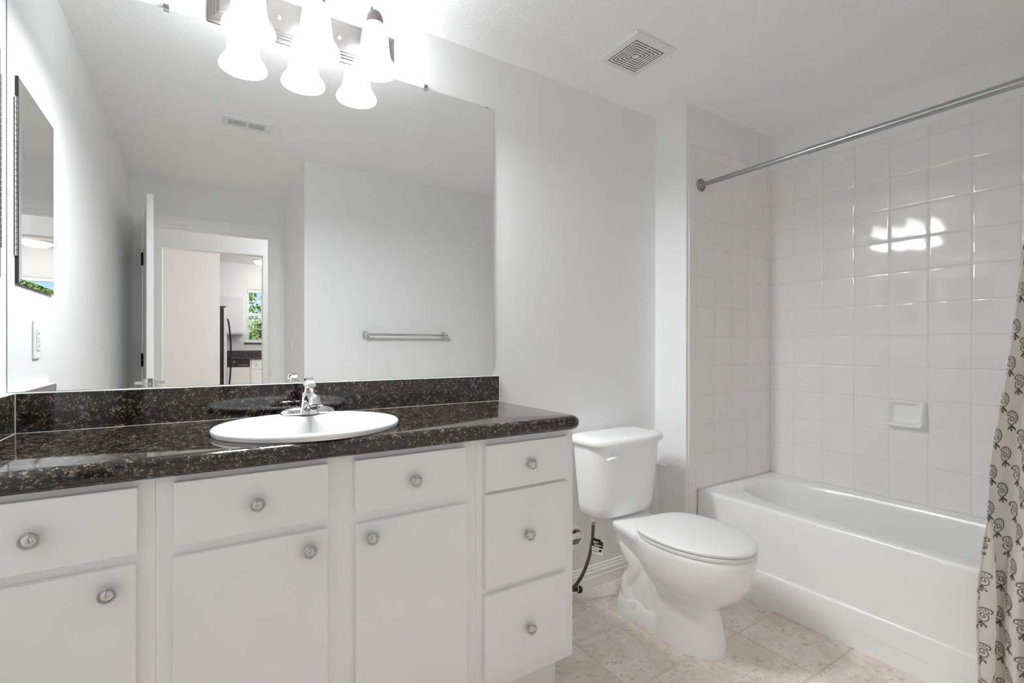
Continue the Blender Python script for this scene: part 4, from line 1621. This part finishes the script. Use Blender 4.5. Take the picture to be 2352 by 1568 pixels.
# ------------------------------------------------------------------ kitchen seen through the doorway
def build_kitchen():
    # refrigerator, facing +x, its side towards the doorway
    fr = thing('refrigerator', 'stainless refrigerator with black sides, seen through the doorway', 'refrigerator', (0.0, -5.99, 0))
    bm = boxes(((-0.42, -6.29, 0.02), (0.252, -5.63, 1.70)))
    mesh_obj('body', bm, BLACK, fr, bevel=0.004)
    bm = boxes(((0.258, -6.29, 0.06), (0.297, -5.625, 1.70)))
    d = mesh_obj('door', bm, STEEL, fr, bevel=0.006)
    bm = bmesh.new()
    pts = smooth_path([(0.297, -5.665, 1.56), (0.318, -5.665, 1.50), (0.338, -5.665, 1.30), (0.343, -5.665, 1.10), (0.338, -5.665, 0.85), (0.318, -5.665, 0.62), (0.297, -5.665, 0.56)], 6)
    tube(bm, pts, 0.011, 10)
    mesh_obj('handle', bm, BLACK, d, smooth=50)
    bm = boxes(((0.20, -5.70, 1.701), (0.285, -5.635, 1.718)))
    mesh_obj('top_hinge', bm, BLACK, fr, bevel=0.002)
    # wall cabinet
    wc = thing('wall_cabinet', 'white kitchen wall cabinet hung beside the window', 'wall cabinet', (0.39, -6.45, 1.36))
    bm = boxes(((-0.30, YK + 0.0005, 1.365), (0.552, -6.32, 1.925)))
    mesh_obj('carcass', bm, CAB, wc)
    for a, b in ((-0.29, 0.116), (0.122, 0.530)):
        bm = boxes(((a, -6.32, 1.385), (b, -6.301, 1.910)))
        mesh_obj('door', bm, CAB, wc, bevel=0.002)
    # base cabinet, counter, dishwasher
    ct = thing('kitchen_counter', 'black granite kitchen counter with a low splash under the window', 'countertop', (0.8, -6.3, 1.0))
    bm = boxes(((0.31, YK + 0.02, 1.008), (KX1 - 0.002, -5.93, 1.040)))
    mesh_obj('slab', bm, GRANITE, ct, bevel=0.004)
    bm = boxes(((0.31, YK + 0.0005, 1.041), (KX1 - 0.002, YK + 0.02, 1.125)))
    mesh_obj('backsplash', bm, GRANITE, ct, bevel=0.002)
    dw = thing('dishwasher', 'white dishwasher with a black control panel under the kitchen counter', 'dishwasher', (0.45, -6.2, 0))
    bm = boxes(((0.312, -6.55, 0.10), (0.588, -5.975, 1.006)))
    mesh_obj('body', bm, PLAST, dw)
    bm = boxes(((0.314, -5.975, 0.12), (0.586, -5.955, 0.898)))
    mesh_obj('door', bm, PLAST, dw, bevel=0.003)
    bm = boxes(((0.314, -5.975, 0.902), (0.586, -5.950, 1.004)))
    p = mesh_obj('control_panel', bm, BLACK, dw, bevel=0.003)
    bm = bmesh.new()
    lathe(bm, [(0.010, 0), (0.009, 0.004)], axis_matrix((0.392, -5.950, 0.975), (0, 1, 0)), 16)
    mesh_obj('dial', bm, NICKEL, p, smooth=40)
    for k in range(7):
        bm = boxes(((0.45 + k * 0.017, -5.951, 0.921), (0.460 + k * 0.017, -5.949, 0.929)))
        mesh_obj('button', bm, NICKEL, p)
    bc = thing('base_cabinet', 'white kitchen base cabinet with drawer beside the dishwasher', 'base cabinet', (1.2, -6.2, 0))
    bm = boxes(((0.592, -6.57, 0.10), (KX1 - 0.004, -5.975, 1.006)))
    mesh_obj('carcass', bm, CAB, bc)
    for k in range(3):
        x0 = 0.612 + k * 0.50
        bm = boxes(((x0, -5.975, 0.868), (x0 + 0.46, -5.957, 0.992)))
        dd = mesh_obj('drawer_front', bm, CAB, bc, bevel=0.002)
        bm = bmesh.new()
        lathe(bm, [(0.005, 0), (0.005, 0.010), (0.014, 0.014), (0.014, 0.020), (0.004, 0.023)], axis_matrix((x0 + 0.058, -5.957, 0.928), (0, 1, 0)), 20)
        mesh_obj('knob', bm, NICKEL, dd, smooth=40)
        bm = boxes(((x0, -5.975, 0.13), (x0 + 0.46, -5.957, 0.845)))
        mesh_obj('door', bm, CAB, bc, bevel=0.002)
    ol = thing('kitchen_outlet', 'white wall outlet below the kitchen wall cabinet', 'outlet', (0.49, YK, 1.24))
    bm = boxes(((0.452, YK + 0.0005, 1.235), (0.528, YK + 0.006, 1.312)))
    mesh_obj('cover_plate', bm, PLAST, ol, bevel=0.002)
    for x in (0.477, 0.503):
        bm = boxes(((x - 0.008, YK + 0.006, 1.258), (x + 0.008, YK + 0.009, 1.290)))
        mesh_obj('receptacle', bm, PLAST, ol, bevel=0.001)
    # window
    w = thing('window_1', None, None, ((WX0 + WX1) / 2, YK - 0.06, WZ0))
    w['kind'] = 'structure'
    w['label'] = 'white framed kitchen window over the black counter'
    ya, yb = YK - 0.10, YK - 0.05
    t = 0.028
    bm = boxes(((WX0, ya, WZ0), (WX0 + t, yb, WZ1)), ((WX1 - t, ya, WZ0), (WX1, yb, WZ1)), ((WX0 + t, ya, WZ0), (WX1 - t, yb, WZ0 + t)), ((WX0 + t, ya, WZ1 - t), (WX1 - t, yb, WZ1)),
               ((WX0 + t, ya, 1.655), (WX1 - t, yb, 1.700)), ((WX0 + t, ya + 0.015, 1.872), (WX1 - t, yb - 0.015, 1.886)), ((WX0 + t, ya + 0.015, 1.452), (WX1 - t, yb - 0.015, 1.466)))
    mesh_obj('window_frame', bm, TRIM, w)
    bm = boxes(((WX0 + t, YK - 0.077, WZ0 + t), (WX1 - t, YK - 0.074, WZ1 - t)))
    mesh_obj('window_pane', bm, GLASS, w)
    bm = boxes(((WX0 - 0.03, YK - 0.05, WZ0 - 0.018), (WX1 + 0.03, YK + 0.025, WZ0 - 0.0005)))
    mesh_obj('window_sill', bm, TRIM, w, bevel=0.003)
    bm = boxes(((WX0 - 0.035, YK + 0.0005, WZ0 - 0.036), (WX1 + 0.035, YK + 0.028, WZ0 - 0.0185)))
    o = mesh_obj('sill_ledge', bm, GRANITE, w, bevel=0.002)
    o['label'] = 'black stone ledge'
    # blind: head rail and open slats
    bl = thing('window_blind', 'white venetian blind with open slats in the kitchen window', 'blind', ((WX0 + WX1) / 2, YK - 0.03, WZ0))
    bm = boxes(((WX0 + 0.004, YK - 0.045, WZ1 - 0.05), (WX1 - 0.004, YK - 0.012, WZ1 - 0.001)))
    mesh_obj('head_rail', bm, TRIM, bl, bevel=0.003)
    bm = bmesh.new()
    for k in range(9):
        z = 1.285 + k * 0.042
        box(bm, (WX0 + 0.006, YK - 0.042, z), (WX1 - 0.006, YK - 0.018, z + 0.0012))
    mesh_obj('slats', bm, TRIM, bl)


build_kitchen()


# ------------------------------------------------------------------ garden outside the kitchen window
def tree(label, x, y, h, r, seed, n=2600, low=0.35):
    rng = random.Random(seed)
    root = thing('tree', label, 'tree', (x, y, -0.3))
    bm = bmesh.new()
    tube(bm, smooth_path([(x, y, -0.3), (x + 0.1, y, h * 0.4), (x - 0.1, y + 0.1, h * 0.8)], 6), [0.16 - 0.008 * i for i in range(13)], 10)
    for k in range(6):
        a = rng.uniform(0, 2 * PI)
        z0 = h * rng.uniform(0.35, 0.7)
        tube(bm, smooth_path([(x, y, z0), (x + r * 0.5 * math.cos(a), y + r * 0.5 * math.sin(a), z0 + 0.5), (x + r * 0.8 * math.cos(a), y + r * 0.8 * math.sin(a), z0 + 0.7)], 4), [0.06 - 0.005 * i for i in range(9)], 6)
    mesh_obj('trunk', bm, BARK, root, smooth=60)
    bm = bmesh.new()
    blobs = [(x + rng.uniform(-1, 1) * r * 0.6, y + rng.uniform(-1, 1) * r * 0.6, h * rng.uniform(low, 0.95), r * rng.uniform(0.35, 0.6)) for _ in range(16)]
    for _ in range(n):
        bx_, by_, bz_, br = rng.choice(blobs)
        d = Vector((rng.gauss(0, 1), rng.gauss(0, 1), rng.gauss(0, 0.8))).normalized() * br * rng.uniform(0.5, 1.0)
        c = Vector((bx_, by_, bz_)) + d
        s = rng.uniform(0.04, 0.085)
        u = Vector((rng.gauss(0, 1), rng.gauss(0, 1), rng.gauss(0, 1))).normalized() * s
        v = u.cross(Vector((rng.gauss(0, 1), rng.gauss(0, 1), rng.gauss(0, 1)))).normalized() * s * 0.45
        bm.faces.new([bm.verts.new(c + q) for q in (-u, v, u, -v)])
    me = bpy.data.meshes.new('foliage')
    bm.to_mesh(me)
    bm.free()
    me.materials.append(LEAF)
    o = bpy.data.objects.new('foliage', me)
    COL.objects.link(o)
    o.parent = root
    o.matrix_parent_inverse = parent_world(root).inverted()


struct('ground_garden', boxes(((-14, -34, -0.4), (16, YK - 0.15, -0.3))), LAWN)
tree('tall leafy tree reaching the top of the kitchen window', 0.25, -11.0, 3.5, 0.95, 1, 2600, 0.55)
tree('broad low green tree filling the lower panes of the kitchen window', 1.7, -14.0, 1.9, 1.6, 2, 9000, 0.2)
tree('green tree beyond the medicine cabinet reflection of the kitchen window', 6.4, -14.0, 3.0, 1.8, 3, 5000, 0.2)
